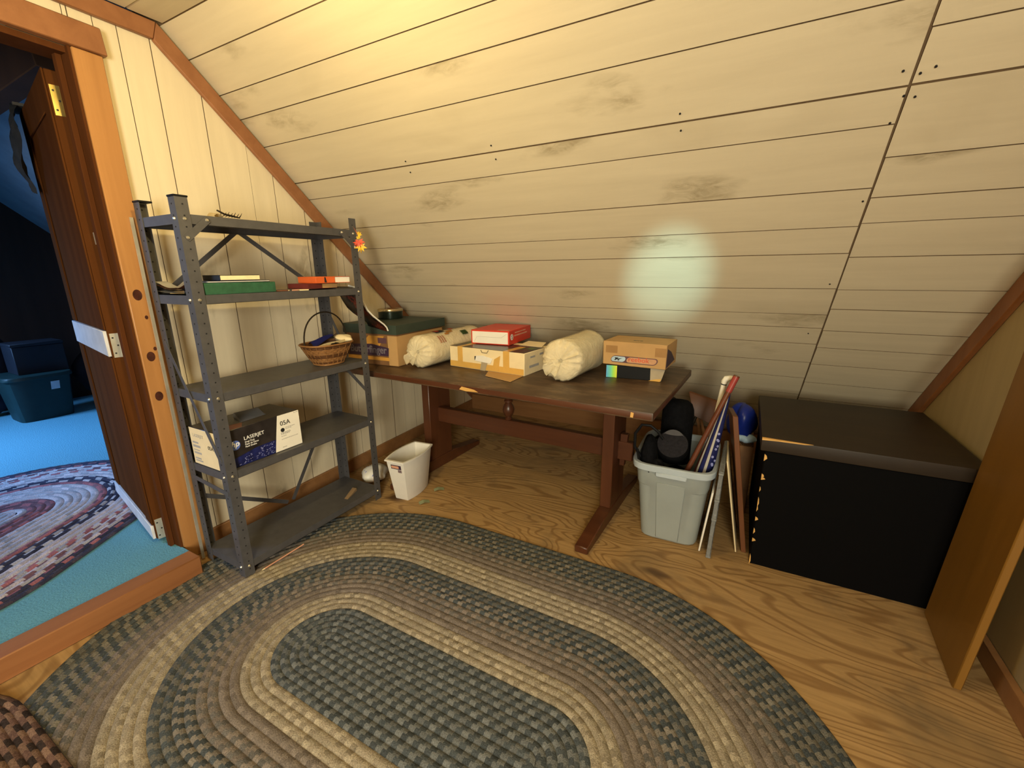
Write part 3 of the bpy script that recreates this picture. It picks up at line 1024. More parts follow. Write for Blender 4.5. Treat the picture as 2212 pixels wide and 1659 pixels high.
B().lathe([(0.0, 0.425), (0.020, 0.4255), (0.022, 0.434), (0.015, 0.442), (0.024, 0.450), (0.033, 0.470), (0.036, 0.488), (0.030, 0.510), (0.018, 0.528), (0.026, 0.535), (0.026, 0.543),
           (0.017, 0.550), (0.030, 0.562), (0.034, 0.582), (0.030, 0.602), (0.018, 0.615), (0.026, 0.625), (0.024, 0.66), (0.028, 0.703), (0.0, 0.7035)], 18, at=(-0.045, 0, 0)).build('turned_spindle', 'table', tb)
B().box((0.455, -0.32, TZ - 0.048), (0.515, 0.32, TZ - 0.0365)).build('cleat', 'table', tb, 0.003)

# ------------------------------------------------------------------ black chest, leaning plank
ch = thing('storage_chest', 'big black wooden chest with chipped edges beside the right wall', 'chest', (0.1185, 1.99, 0.0), math.radians(0.5))
CW_, CD = 0.655, 0.70
BD = B().box((0, 0, 0.0), (CW_, CD, 0.545)).build('body', 'chest', ch, 0.004)
for z, wd, hh in ((0.53, 0.012, 0.032), (0.44, 0.010, 0.02), (0.425, 0.016, 0.014), (0.33, 0.006, 0.05), (0.235, 0.012, 0.02), (0.18, 0.007, 0.03), (0.13, 0.014, 0.018),
                  (0.05, 0.006, 0.06), (0.29, 0.005, 0.03), (0.38, 0.005, 0.025)):
    b = B().prism([(0.0005, -0.0012, z - hh), (wd, -0.0012, z - hh * 0.6), (wd * 0.7, -0.0012, z - hh * 0.2), (0.0005, -0.0012, z)],
                  [(0.0005, 0.002, z - hh), (wd, 0.002, z - hh * 0.6), (wd * 0.7, 0.002, z - hh * 0.2), (0.0005, 0.002, z)])
    tag(b.build('paint_chip', 'bare', BD), 'bare wood where the black paint is chipped')
LD = B().box((-0.018, -0.015, 0.548), (CW_ + 0.022, CD + 0.005, 0.603)).build('lid', 'lid', ch, 0.005, 2)
b = B()
b.prism([(-0.017, -0.0165, 0.595), (0.03, -0.0165, 0.598), (0.13, -0.0165, 0.600), (0.16, -0.0165, 0.6035), (-0.017, -0.0165, 0.6035)],
        [(-0.017, -0.0035, 0.601), (0.03, -0.0055, 0.602), (0.13, -0.0095, 0.6035), (0.16, -0.0125, 0.6042), (-0.017, -0.0035, 0.6042)])
tag(b.build('worn_edge', 'bare', LD), 'bare wood worn along the lid edge')

pk = thing('wide_plank', 'wide orange-brown plank leaning against the right wall beside the chest', 'plank', (0.7, 1.80, 0.0))
lean = 0.085
b = B()
b.prism([(0.012, 0.168, 0.0), (-0.012, -0.195, 0.0), (0.010, -0.197, 0.0), (0.034, 0.166, 0.0)],
        [(0.097, 0.168, 1.38), (0.073, -0.195, 1.38), (0.095, -0.197, 1.38), (0.119, 0.166, 1.38)])
b.build('board_face', 'panelw', pk, 0.003)


def patch(lo, hi, name, mat, parent, label=None):
    o = B().box(lo, hi).build(name, mat, parent)
    return tag(o, label) if label else o


def superring(rx, ry, z, n=40, p=3.2, at=(0, 0), wob=0.0, k=0, ph=0.0):
    out = []
    for i in range(n):
        t = 2 * PI * i / n
        c, s_ = math.cos(t), math.sin(t)
        r = (abs(c) ** p + abs(s_) ** p) ** (-1 / p)
        g = 1 + wob * math.cos(k * t + ph)
        out.append((at[0] + rx * r * c * g, at[1] + ry * r * s_ * g, z))
    return out


# ------------------------------------------------------------------ things on the shelves
# printer toner carton: local X along the shelf (world +y), Y away from the viewer (world -x)
Q = math.radians(90)
hp = thing('toner_carton', 'black and white printer toner carton on the second shelf from the bottom', 'box', (-1.818, 0.864, 0.4955), Q)
L_, D_, H_ = 0.360, 0.215, 0.168
B().box((0, 0, 0), (L_, D_, H_)).build('carton_body', 'blackprint', hp, 0.002)
b = B().prism([(0.256, -0.0012, H_ - 0.001), (0.3608, -0.0012, H_ - 0.001), (0.3608, -0.0012, 0.002), (0.226, -0.0012, 0.002)],
              [(0.256, 0.001, H_ - 0.001), (0.3608, 0.001, H_ - 0.001), (0.3608, 0.001, 0.002), (0.226, 0.001, 0.002)])
tag(b.build('white_panel', 'paper', hp), 'white printed end of the front face')
b = B().prism([(0.001, -0.001, 0.002), (0.226, -0.001, 0.002), (0.236, -0.001, 0.062), (0.15, -0.001, 0.060), (0.07, -0.001, 0.045), (0.001, -0.001, 0.03)],
              [(0.001, 0.001, 0.002), (0.226, 0.001, 0.002), (0.236, 0.001, 0.062), (0.15, 0.001, 0.060), (0.07, 0.001, 0.045), (0.001, 0.001, 0.03)])
tag(b.build('blue_print', 'navyp', hp), 'dark blue speckled band')
rg = random.Random(4)
b = B()
for i in range(90):
    x, z = rg.uniform(0.06, 0.225), rg.uniform(0.006, 0.056)
    if z < 0.01 + (x - 0.03) * 0.35:
        b.box((x, -0.0016, z), (x + rg.uniform(0.002, 0.007), -0.0008, z + 0.0016))
tag(b.build('speckle_print', 'lav', hp), kind='stuff')
b = B().box((-0.0012, 0.012, 0.004), (0.001, D_ - 0.004, H_ - 0.002))
tag(b.build('end_panel', 'cream', hp), 'cream printed end panel')
b = B().prism([(0.13, 0.06, H_), (0.25, 0.07, H_), (0.27, 0.15, H_), (0.16, 0.17, H_)], [(0.135, 0.065, H_ + 0.003), (0.245, 0.075, H_ + 0.003), (0.265, 0.15, H_ + 0.016), (0.165, 0.17, H_ + 0.016)])
tag(b.build('grey_top_panel', plain('grey_card', (0.12, 0.12, 0.13), 0.4), hp), 'raised grey panel on the top')
B().prism([(0.01, 0.002, H_), (0.10, 0.002, H_), (0.13, 0.05, H_), (0.03, 0.09, H_)], [(0.01, 0.002, H_ + 0.001), (0.10, 0.002, H_ + 0.001), (0.13, 0.05, H_ + 0.001), (0.03, 0.09, H_ + 0.001)]).build('top_print', 'brownp', hp)
rx, uz = (1, 0, 0), (0, 0, 1)
text('lettering', 'LASERJET', 'whiteink', hp, (0.098, -0.0016, 0.108), rx, uz, 0.022)
for i, s in enumerate(('Dual Pack', 'Pack de Deux', 'Pack Doble')):
    text('lettering', s, 'whiteink', hp, (0.100, -0.0016, 0.095 - i * 0.0105), rx, uz, 0.0105)
text('lettering', '05A', 'ink', hp, (0.263, -0.002, 0.118), rx, uz, 0.030)
b = B().cyl((0.272, -0.0022, 0.096), (0.272, -0.0008, 0.096), 0.0095, n=20)
b.build('black_dot', 'ink', hp)
b = B()
for z, x1 in ((0.103, 0.33), (0.097, 0.315), (0.083, 0.305), (0.079, 0.31), (0.075, 0.30), (0.066, 0.285), (0.052, 0.335), (0.014, 0.28), (0.160, 0.352)):
    x0 = 0.286 if 0.09 < z < 0.11 else (0.335 if z > 0.15 else 0.262)
    x = x0
    while x < x1:
        wd = rg.uniform(0.004, 0.010)
        b.box((x, -0.0018, z), (x + wd, -0.0008, z + 0.0024))
        x += wd + 0.002
tag(b.build('small_print', 'greyink', hp), kind='stuff')
b = B().cyl((0.060, -0.0022, 0.098), (0.060, -0.0008, 0.098), 0.0205, n=28)
tag(b.build('round_badge', plain('badge_blue', (0.10, 0.16, 0.50), 0.4), hp), 'round blue badge')
text('lettering', 'hp', 'whiteink', hp, (0.059, -0.0026, 0.0925), rx, uz, 0.034, align='CENTER', shear=0.3, bold=0.0004)
text('lettering', 'LASERJET', 'greyink', hp, (-0.0016, 0.19, 0.128), (0, -1, 0), uz, 0.020)
text('lettering', '05A', 'ink', hp, (-0.0016, 0.085, 0.086), (0, -1, 0), uz, 0.024)
b = B()
for i, (z, hh) in enumerate(((0.098, 0.008), (0.080, 0.010), (0.066, 0.004), (0.050, 0.009), (0.026, 0.007), (0.016, 0.006))):
    b.box((-0.0017, 0.155 - 0.01 * (i % 2), z), (-0.0008, 0.20, z + hh))
tag(b.build('small_print', 'greyink', hp), kind='stuff')

# wicker basket
bk = thing('wicker_basket', 'small brown wicker basket with a thin arched handle on the middle shelf', 'basket', (-1.895, 1.487, 0.8285))
N = 80
H_ = 0.105
rows = 11
for i in range(rows):
    t0, t1 = i / rows, (i + 1) / rows
    prof = []
    for k in range(4):
        t = t0 + (t1 - t0) * k / 3
        bul = 1 + 0.010 * math.sin(PI * k / 3)
        rx_, ry_ = (0.058 + 0.038 * t ** 0.9) * bul, (0.068 + 0.060 * t ** 0.9) * bul
        prof.append(superring(rx_, ry_, 0.002 + H_ * t, N, 2.6 + 0.2 * (1 - t), wob=0.022, k=20, ph=PI * i))
    inner = [superring(0.053 + 0.038 * t ** 0.9, 0.063 + 0.060 * t ** 0.9, 0.002 + H_ * t, N, 2.6) for t in (t1, t0)]
    B().grid(prof + inner, closed_u=True).build('cane_row', 'cane_d' if i in (1, 4, 5, 9, 10) else 'cane', bk, smooth=60)
for k in range(20):
    pth_ = [superring((0.058 + 0.038 * t ** 0.9) * 1.012, (0.068 + 0.060 * t ** 0.9) * 1.012, 0.002 + H_ * t, 20, 2.7)[k] for t in (0.02, 0.25, 0.5, 0.75, 0.99)]
    B().tube(pth_, 0.0017, 5).build('rib', 'cane', bk)
b = B().prism(superring(0.056, 0.066, 0.0, N, 2.8), superring(0.056, 0.066, 0.004, N, 2.8))
b.build('bottom', 'cane', bk)
B().tube(superring(0.0985, 0.1305, H_ + 0.003, N, 2.6), 0.0045, 8, closed=True).build('rim', 'cane', bk)
B().tube(superring(0.059, 0.069, 0.006, N, 2.8), 0.005, 8, closed=True).build('foot_band', 'cane', bk)
hpth = []
for i in range(25):
    t = PI * i / 24
    hpth.append((0.0, -0.128 * math.cos(t) * (1 + 0.05 * math.sin(t)), H_ - 0.005 + 0.165 * math.sin(t) ** 0.85))
tag(B().tube(hpth, 0.0038, 8).build('handle', 'wire', bk), 'thin dark arched handle')
# what lies in the basket
def blob(name, label, cat, mat, c, r, seed, amp=0.3, flat=1.0, n=18, m=12, rot=None):
    rr = random.Random(seed)
    ph = [(rr.uniform(0, 6.3), rr.uniform(0, 6.3), rr.choice((2, 3, 4, 5)), rr.choice((1, 2, 3))) for _ in range(7)]
    rows = []
    for i in range(m + 1):
        th = PI * i / m
        row = []
        for j in range(n):
            f = 2 * PI * j / n
            g = 1 + amp / 3 * sum(math.sin(a * f * 1 + p) * math.sin(bb * th + q) * math.sin(th) for p, q, a, bb in ph[:4])
            row.append((r[0] * g * math.sin(th) * math.cos(f), r[1] * g * math.sin(th) * math.sin(f), r[2] * g * math.cos(th) * flat))
        rows.append(row)
    o = B().grid(rows, closed_u=True).build(name, mat, None, smooth=70, loc=c, rot=rot)
    bmm = bmesh.new()
    bmm.from_mesh(o.data)
    bmesh.ops.remove_doubles(bmm, verts=bmm.verts, dist=1e-5)
    bmm.to_mesh(o.data)
    bmm.free()
    return tag(o, label, cat)


b = B()
pth = [(-1.845, 1.395 + 0.205 * t, 0.930 + 0.022 * t + 0.004 * math.sin(6 * t)) for t in [i / 10 for i in range(11)]]
b.sheet([[(x - 0.006, y, z + 0.004), (x - 0.004, y, z - 0.006), (x, y, z - 0.008)] for x, y, z in pth], 0.003)
tag(b.build('paper_strip', 'page', smooth=60), 'long cream folded paper strip lying across the basket', 'paper')
blob('crumpled_tissue', 'crumpled cream tissue at the right end of the basket', 'tissue', 'cream', (-1.885, 1.588, 0.948), (0.05, 0.036, 0.020), 3, 0.5)
b = B()
rws = []
for i in range(9):
    t = i / 8
    rws.append([(-1.965 + 0.05 * u, 1.43 + 0.15 * t, 0.935 + 0.035 * t + 0.010 * math.sin(5 * u + 3 * t) - 0.02 * (u - 0.5) ** 2) for u in (0, 0.25, 0.5, 0.75, 1)])
b.sheet(rws, 0.006)
tag(b.build('blue_cloth', plain('deep_blue_cloth', (0.025, 0.03, 0.22), 0.8), smooth=70), 'deep blue cloth folded in the basket', 'cloth')
blob('dark_pouch', 'small black pouch in the front of the basket', 'pouch', 'blackcloth', (-1.858, 1.50, 0.918), (0.03, 0.045, 0.022), 11, 0.25)
blob('basket_filler', 'rumpled dark cloth filling the bottom of the basket', 'cloth', 'darkcloth', (-1.895, 1.487, 0.876), (0.055, 0.075, 0.028), 12, 0.1)


# books: local X = spine to fore-edge length along the shelf, front face at y=0
def book(name, label, cat, loc, rz, size, cover, pages, vis='page', over=0.003, group=None):
    w_, d_, t_ = size
    r = thing(name, label, cat, loc, rz, group)
    b = B().box((0, 0, 0), (w_, d_, 0.0022))
    b.box((0, 0, t_ - 0.0022), (w_, d_, t_))
    b.box((0, d_ - 0.0022, 0.0022), (w_, d_, t_ - 0.0022)) if pages == 'front' else b.box((0, 0, 0.0022), (0.0022, d_, t_ - 0.0022))
    b.build('cover', cover, r, 0.0006)
    if pages == 'front':
        B().box((over, over, 0.0023), (w_ - over, d_ - 0.003, t_ - 0.0023)).build('pages', vis, r)
    else:
        B().box((0.003, over, 0.0023), (w_ - over, d_ - over, t_ - 0.0023)).build('pages', vis, r)
    return r


Z4 = 1.2072
gb = thing('box_file', 'green cloth-covered box file lying on the fourth shelf', 'box file', (-1.797, 0.907, Z4), Q)
B().box((0, 0, 0), (0.282, 0.15, 0.043)).build('case', 'green', gb, 0.002)
patch((-0.0012, 0.004, 0.004), (0.0008, 0.146, 0.039), 'spine_label', 'ink', gb)
book('flat_folder', 'thin navy folder lying on top of the green box file', 'folder', (-1.803, 0.925, Z4 + 0.0435), Q, (0.245, 0.14, 0.007), 'navy', 'front', 'paper', 0.001)
bkk = book('hardback_book', 'dark hardback book with cream page edges on top of the navy folder', 'book', (-1.812, 0.975, Z4 + 0.051), Q, (0.158, 0.12, 0.021), 'ink', 'side', 'page', 0.0)
rg = random.Random(8)
cb = thing('curled_booklets', 'curled navy and white booklets at the left end of the fourth shelf', 'booklet', (-1.95, 0.881, Z4))
for k in range(5):
    rws = []
    for i in range(13):
        t = i / 12
        x = 0.12 - 0.235 * t
        z = 0.002 + 0.0085 * k * (1 - 0.5 * math.sin(PI * min(1, t * 1.15))) + (0.005 * k) * (1 - t) ** 2 + 0.0035 * k * t ** 3
        rws.append([(x, -0.018, z), (x, 0.023, z)])
    B().sheet(rws, 0.0035).build('sheet', ('navy', 'paper', 'navy', 'brownp', 'paper')[k], cb, smooth=70)
rb = book('stacked_book', 'maroon book with tan page edges under the orange book', 'book', (-1.80, 1.350, Z4 + 0.0052), math.radians(96), (0.185, 0.13, 0.024), 'maroon', 'side', 'kraft', 0.004)
ob = book('stacked_book', 'orange and white book on top of the maroon book', 'book', (-1.798, 1.392, Z4 + 0.030), math.radians(88), (0.196, 0.135, 0.030), 'orange', 'side', 'paper', 0.003)
B().box((-0.0006, -0.0008, 0.0015), (0.105, 0.002, 0.0285)).build('jacket', 'orange', ob, 0.001)
B().prism([(0.045, -0.0014, 0.003), (0.058, -0.0014, 0.003), (0.052, -0.0014, 0.028), (0.046, -0.0014, 0.028)], [(0.045, 0, 0.003), (0.058, 0, 0.003), (0.052, 0, 0.028), (0.046, 0, 0.028)]).build('dark_mark', 'ink', ob)
patch((0.0, -0.0006, 0.002), (0.08, 0.003, 0.0215), 'spine', 'maroon', rb)
for y0, y1, x0, mat, lb in ((1.195, 1.265, -1.815, 'brownp', 'thin brown pencil lying along the fourth shelf front'), (1.27, 1.305, -1.806, 'pinkish', 'short red pencil stub on the fourth shelf front'),
                            (1.309, 1.348, -1.806, 'page', 'narrow cream paper slip along the fourth shelf front')):
    if mat == 'page':
        o = B().box((x0 - 0.03, y0, Z4 + 0.0003), (x0 + 0.008, y1, Z4 + 0.005)).build('paper_slip', mat)
        tag(o, lb, 'paper')
    else:
        pr = 0.0032
        o = thing('pencil', lb, 'pencil', (x0, y0, Z4 + pr))
        B().cyl((0, 0, 0), (0, (y1 - y0) * 0.85, 0), pr, n=6).build('shaft', mat, o)
        B().cyl((0, (y1 - y0) * 0.85, 0), (0, y1 - y0, 0), pr, 0.0006, n=6).build('tip', 'page', o)
book('thin_book', 'thin dark booklet with cream pages at the right end of the fourth shelf', 'book', (-1.80, 1.50, Z4 + 0.0003), math.radians(91), (0.108, 0.12, 0.0048), 'ink', 'side', 'page', 0.0)
# magazine sagging off the shelf end
rws = []
pth = [(1.52, 1.242), (1.57, 1.229), (1.612, 1.219), (1.648, 1.211), (1.675, 1.178), (1.698, 1.130), (1.725, 1.085), (1.762, 1.05), (1.805, 1.018), (1.838, 0.995), (1.858, 0.975), (1.866, 0.955)]
mg = thing('magazine', 'glossy dark red magazine sagging off the right end of the fourth shelf', 'magazine', (-1.90, 1.62, Z4))
b = B()
ww = 0.5
rws = [[(-1.842 - 0.15 * u, y, z - 0.004 + 0.05 * u * max(0, (1.21 - z)) * 2) for u in (0, 0.33, 0.66, 1.0)] for y, z in pth[2:]]
b.sheet(rws, 0.0045)
b.rel(mg).build('cover', [worn('magazine_cover', (0.028, 0.018, 0.016), (0.30, 0.05, 0.03), 0.2, 14, 0.5, 0.62, 0.6, (1, 1, 1))], mg, smooth=70)
b = B().tube([(-1.8385, y + 0.002, z + 0.001) for y, z in pth[2:]], 0.0045, 8)
tag(b.rel(mg).build('page_edges', 'paper', mg, smooth=70), 'pale fanned page edges')

# top shelf odds and ends
Z5 = 1.4902
rws = [[(-1.80 - 0.05 * u, 0.985 + 0.035 * t, Z5 + 0.002 + 0.018 * math.sin(PI * t) * (0.6 + 0.4 * u)) for u in (0, 0.5, 1)] for t in [i / 6 for i in range(7)]]
b = B().sheet(rws, 0.002)
tag(b.build('curled_paper', 'page', smooth=70), 'small curled cream paper on the top shelf', 'paper')
tw = thing('dry_twig', 'short dark dried twig lying on the top shelf', 'twig', (-1.81, 1.03, Z5))
rg = random.Random(2)
B().tube([(0, -0.025, 0.026), (0.002, 0.0, 0.014), (0, 0.03, 0.010), (-0.003, 0.06, 0.006)], [0.003, 0.004, 0.004, 0.002], 6).build('stem', 'wire', tw)
for k in range(6):
    y = -0.012 + 0.012 * k
    B().prism([(0.0, y, 0.004), (0.012, y + 0.004, 0.010), (0.010, y + 0.014, 0.020 + 0.003 * (k % 2)), (0, y + 0.012, 0.010)],
              [(0.001, y + 0.001, 0.0035), (0.013, y + 0.005, 0.0095), (0.011, y + 0.015, 0.0195 + 0.003 * (k % 2)), (0.001, y + 0.013, 0.0095)]).build('dry_leaf', 'wire', tw)


# autumn leaves on the corner post
def leaf(parent, c, r, mat, rx_, rz_, rot):
    lob = [(-90, 0.25), (-150, 0.75), (-168, 0.42), (160, 1.0), (140, 0.48), (118, 0.95), (104, 0.5), (90, 1.2), (76, 0.5), (62, 0.95), (40, 0.48), (20, 1.0), (-12, 0.42), (-30, 0.75)]
    pts = [(q * r * math.cos(math.radians(a)), q * r * math.sin(math.radians(a))) for a, q in lob]
    b = B()
    cup = lambda x, y: 0.25 * (x * x + y * y) / r
    f = [b._v((x, -0.0006 - cup(x, y), y)) for x, y in pts]
    k = [b._v((x, 0.0006 - cup(x, y), y)) for x, y in pts]
    cf, ck = b._v((0, -0.0006, 0)), b._v((0, 0.0006, 0))
    for i in range(len(pts)):
        q = (i + 1) % len(pts)
        b.face([cf, f[i], f[q]])
        b.face([ck, k[q], k[i]])
        b.face([f[i], k[i], k[q], f[q]])
    b.build('leaf', mat, parent, smooth=60, loc=c, rot=rot)


gl = thing('leaf_garland', 'sprig of yellow and red artificial autumn leaves tied to the shelf corner post', 'garland', (-1.776, 1.642, 1.47))
face_rot = lambda tilt, spin: (tilt, spin, math.radians(45))
leaf(gl, (0.010, 0.006, 0.000), 0.018, 'yellow', 0, 0, (0.3, 0.5, math.radians(42)))
leaf(gl, (0.008, 0.002, -0.012), 0.016, 'yellow', 0, 0, (0.1, 2.4, math.radians(30)))
leaf(gl, (0.012, 0.004, -0.035), 0.030, 'leafred', 0, 0, (0.25, 3.0, math.radians(40)))
leaf(gl, (0.013, -0.010, -0.042), 0.024, 'leafred', 0, 0, (-0.2, 3.6, math.radians(52)))
leaf(gl, (0.020, 0.002, -0.058), 0.034, 'yellow', 0, 0, (0.15, 3.14, math.radians(42)))
B().tube([(0.004, -0.022, 0.035), (0.006, -0.010, 0.012), (0.007, 0.0, -0.008), (0.010, 0.003, -0.05)], 0.0013, 6).build('stem', 'twig', gl)
B().tube([(0.002, -0.016, 0.03), (0.006, -0.004, 0.01), (0.004, 0.004, -0.01)], 0.0010, 6).build('tie', 'leafred', gl)

# bottom shelf shim, rod by the casing, stick on the rug
b = B().prism([(-1.86, 1.455, 0.0728), (-1.838, 1.46, 0.0728), (-1.872, 1.555, 0.0728), (-1.90, 1.55, 0.0728)], [(-1.86, 1.455, 0.0735), (-1.838, 1.46, 0.0735), (-1.872, 1.555, 0.088), (-1.90, 1.55, 0.088)])
tag(b.build('wood_shim', wood('shim_wood', (0.20, 0.13, 0.07), (0.28, 0.19, 0.11), 'Y')), 'grey wooden wedge lying on the bottom shelf', 'wedge')
p0, p1 = Vector((-2.100, 0.846, 0.010)), wp(0.871, 1.50, 0.031)
b = B().beam(p0, p1, 0.012, 0.004, upv=NW)
tag(b.build('metal_strip', 'stripmetal'), 'thin pale metal strip standing between the door casing and shelving', 'strip')
o = thing('red_stick', 'thin red stick lying on the rug beside the shelving foot', 'stick', (-1.772, 0.93, 0.013), 0)
B().cyl((0, 0, 0), (-0.004, 0.20, 0), 0.0032, n=8).build('shaft', 'pinkish', o)
B().cyl((0, -0.012, 0), (0, 0, 0), 0.0012, 0.0032, n=8).build('tip', 'page', o)

# ------------------------------------------------------------------ on the table
TT = TZ + 0.0004
cs = thing('candy_carton', 'brown printed cardboard carton under a dark green lid on the table', 'box', (-1.790, 1.882, TT), math.radians(3))
B().box((-0.405, 0.008, 0), (-0.008, 0.48, 0.19)).build('carton_body', 'kraft_d', cs, 0.003)
patch((-0.075, 0.0066, 0.004), (-0.0085, 0.010, 0.182), 'corner_panel', 'kraft', cs)
patch((-0.0085, 0.0085, 0.004), (-0.0066, 0.47, 0.182), 'side_panel', 'kraft', cs)
b = B().prism([(-0.30, 0.0062, 0.10), (-0.22, 0.0062, 0.178), (-0.10, 0.0062, 0.178), (-0.14, 0.0062, 0.115)], [(-0.30, 0.009, 0.10), (-0.22, 0.009, 0.178), (-0.10, 0.009, 0.178), (-0.14, 0.009, 0.115)])
b.build('orange_swoosh', 'gold', cs)
patch((-0.40, 0.0060, 0.03), (-0.07, 0.009, 0.05), 'orange_band', 'gold', cs)
b = B().prism([(-0.385, 0.0056, 0.055), (-0.075, 0.0056, 0.060), (-0.070, 0.0056, 0.108), (-0.20, 0.0056, 0.128), (-0.385, 0.0056, 0.118)],
              [(-0.385, 0.0085, 0.055), (-0.075, 0.0085, 0.060), (-0.070, 0.0085, 0.108), (-0.20, 0.0085, 0.128), (-0.385, 0.0085, 0.118)])
b.build('purple_print', 'purple', cs)
text('lettering', 'Butterfinger', 'lilac', cs, (-0.375, 0.0052, 0.074), (1, 0, 0), (0, 0, 1), 0.062, squeeze=0.95, bold=0.001)
patch((-0.15, 0.0058, 0.135), (-0.085, 0.009, 0.168), 'dark_print', 'plum', cs)
gl_ = thing('carton_cover', 'dark green cardboard cover resting on the brown printed carton', 'box cover', (-1.790, 1.882, TT + 0.1905), math.radians(3))
LW, LD_ = 0.415, 0.497
b = B().box((-LW, 0, 0.052), (0, LD_, 0.0545))
b.box((-LW, 0, 0.0005), (0, 0.003, 0.052))
b.box((-LW, LD_ - 0.003, 0.0005), (0, LD_, 0.052))
b.box((-LW, 0.003, 0.0005), (-LW + 0.003, LD_ - 0.003, 0.052))
b.box((-0.003, 0.003, 0.0005), (0, LD_ - 0.003, 0.052))
b.build('lid_shell', 'greenlid', gl_)
tag(b and B().box((-LW - 0.001, -0.0008, -0.001), (-LW + 0.14, 0.001, 0.022)).build('skirt_tab', 'greenlid', gl_), 'torn tab of the lid rim')
tn = thing('round_tin', 'round dark green tin with a shiny lid rim on the green carton cover', 'tin', (-2.135, 2.205, TT + 0.1905 + 0.0552))
B().lathe([(0, 0), (0.078, 0), (0.080, 0.002), (0.080, 0.046), (0.0, 0.046)], 36).build('tin_body', 'tin', tn)
B().lathe([(0, 0.0462), (0.082, 0.0462), (0.0835, 0.048), (0.0835, 0.060), (0.081, 0.063), (0.076, 0.0615), (0.0, 0.0615)], 36).build('tin_lid', 'gilt', tn)


def batting(name, label, a, bb, r, seed, printed):
    """a bag-wrapped roll of wadding lying on its side from a to bb (a = gathered end facing the room)"""
    a, bb = Vector(a), Vector(bb)
    d = (bb - a)
    L = d.length
    d.normalize()
    root = thing(name, label, 'roll', (a.x, a.y, TT), math.atan2(d.y, d.x))
    rr = random.Random(seed)
    ph = [rr.uniform(0, 6.28) for _ in range(12)]

    def shell(rad, gather, amp):
        rows = []
        prof = []
        for i in range(8):
            t = i / 7
            prof.append((0.0 + gather * 0.035 * (1 - math.sin(t * PI / 2)) * (-1 if gather else 1) - 0.02 * math.sin(PI * t) * gather, 0.012 + (rad - 0.012) * t ** 0.6))
        for i in range(1, 16):
            prof.append((0.02 + (L - 0.04) * i / 16, rad))
        for i in range(7):
            t = i / 6
            prof.append((L - 0.02 + 0.02 * math.sin(t * PI / 2), rad * (1 - t ** 2.2) + 0.004))
        for x, q in prof:
            row = []
            for j in range(48):
                f = 2 * PI * j / 48
                near = max(0, 1 - abs(x) / 0.06)
                g = 1 + amp * (0.5 * math.sin(3 * f + ph[0] + x * 9) + 0.35 * math.sin(5 * f + ph[1] - x * 14) + 0.25 * math.sin(8 * f + ph[2] + x * 30))
                px = x + near * (0.008 * math.sin(17 * f + ph[3]) + 0.005 * math.sin(29 * f + ph[4])) * min(1, 1.6 * q / rad)
                row.append((px, q * g * math.cos(f), r * 1.0 + q * g * math.sin(f) * 0.985))
            rows.append(row)
        return B().grid(rows, closed_u=True)
    shell(r - 0.006, 0.4, 0.010).build('wadding', 'fluff', root, smooth=80)
    tag(shell(r - 0.0015, 1.0, 0.014).build('plastic_wrap', 'film', root, smooth=80), 'clear crinkled plastic bag around the roll')
    # loose gathered tail of the bag at the near end
    rows = []
    for i in range(6):
        t = i / 5
        rows.append([(-0.022 - 0.028 * t, (0.010 + 0.035 * t) * math.cos(f) - 0.0 + 0.035 * t, r * 1.02 - 0.040 * t + (0.010 + 0.022 * t) * math.sin(f) * (1 + 0.4 * math.sin(5 * f))) for f in [2 * PI * j / 24 for j in range(24)]])
    B().grid(rows, closed_u=True).build('bag_tail', 'film', root, smooth=80)

    def decal(x0, x1, f0, f1, nm, mat, rise=0.002):
        f0, f1 = PI - f1, PI - f0
        rws = [[(x0 + (x1 - x0) * u / 4, (r + rise) * math.cos(f0 + (f1 - f0) * v / 4), r + (r + rise) * 0.985 * math.sin(f0 + (f1 - f0) * v / 4)) for v in range(5)] for u in range(5)]
        B().sheet(rws, 0.0008).build(nm, mat, root, smooth=80)
    if printed:
        decal(0.12, 0.20, 1.25, 1.75, 'printed_badge', 'ink', 0.004)
        decal(0.125, 0.16, 1.35, 1.65, 'printed_badge', 'leafred', 0.0055)
        decal(0.20, 0.26, 1.10, 1.30, 'printed_star', 'gold', 0.004)
        decal(0.17, 0.21, 0.95, 1.08, 'printed_star', 'gold', 0.004)
        decal(0.26, 0.30, 1.40, 1.65, 'printed_star', 'orange', 0.004)
        decal(0.32, 0.38, 0.70, 1.05, 'printed_tree', 'dkgreen', 0.004)
        for k in range(3):
            decal(0.09 + 0.02 * k, 0.10 + 0.02 * k, 0.45, 0.95, 'print_line', 'pinkish', 0.004)
    return root


batting('batting_roll', 'printed plastic-wrapped roll of white batting beside the brown carton', (-1.662, 1.925, 0), (-1.645, 2.46, 0), 0.098, 3, True)
batting('batting_roll', 'plain plastic-wrapped roll of cream batting between the white box and shoe box', (-0.802, 1.985, 0), (-0.785, 2.36, 0), 0.110, 6, False)

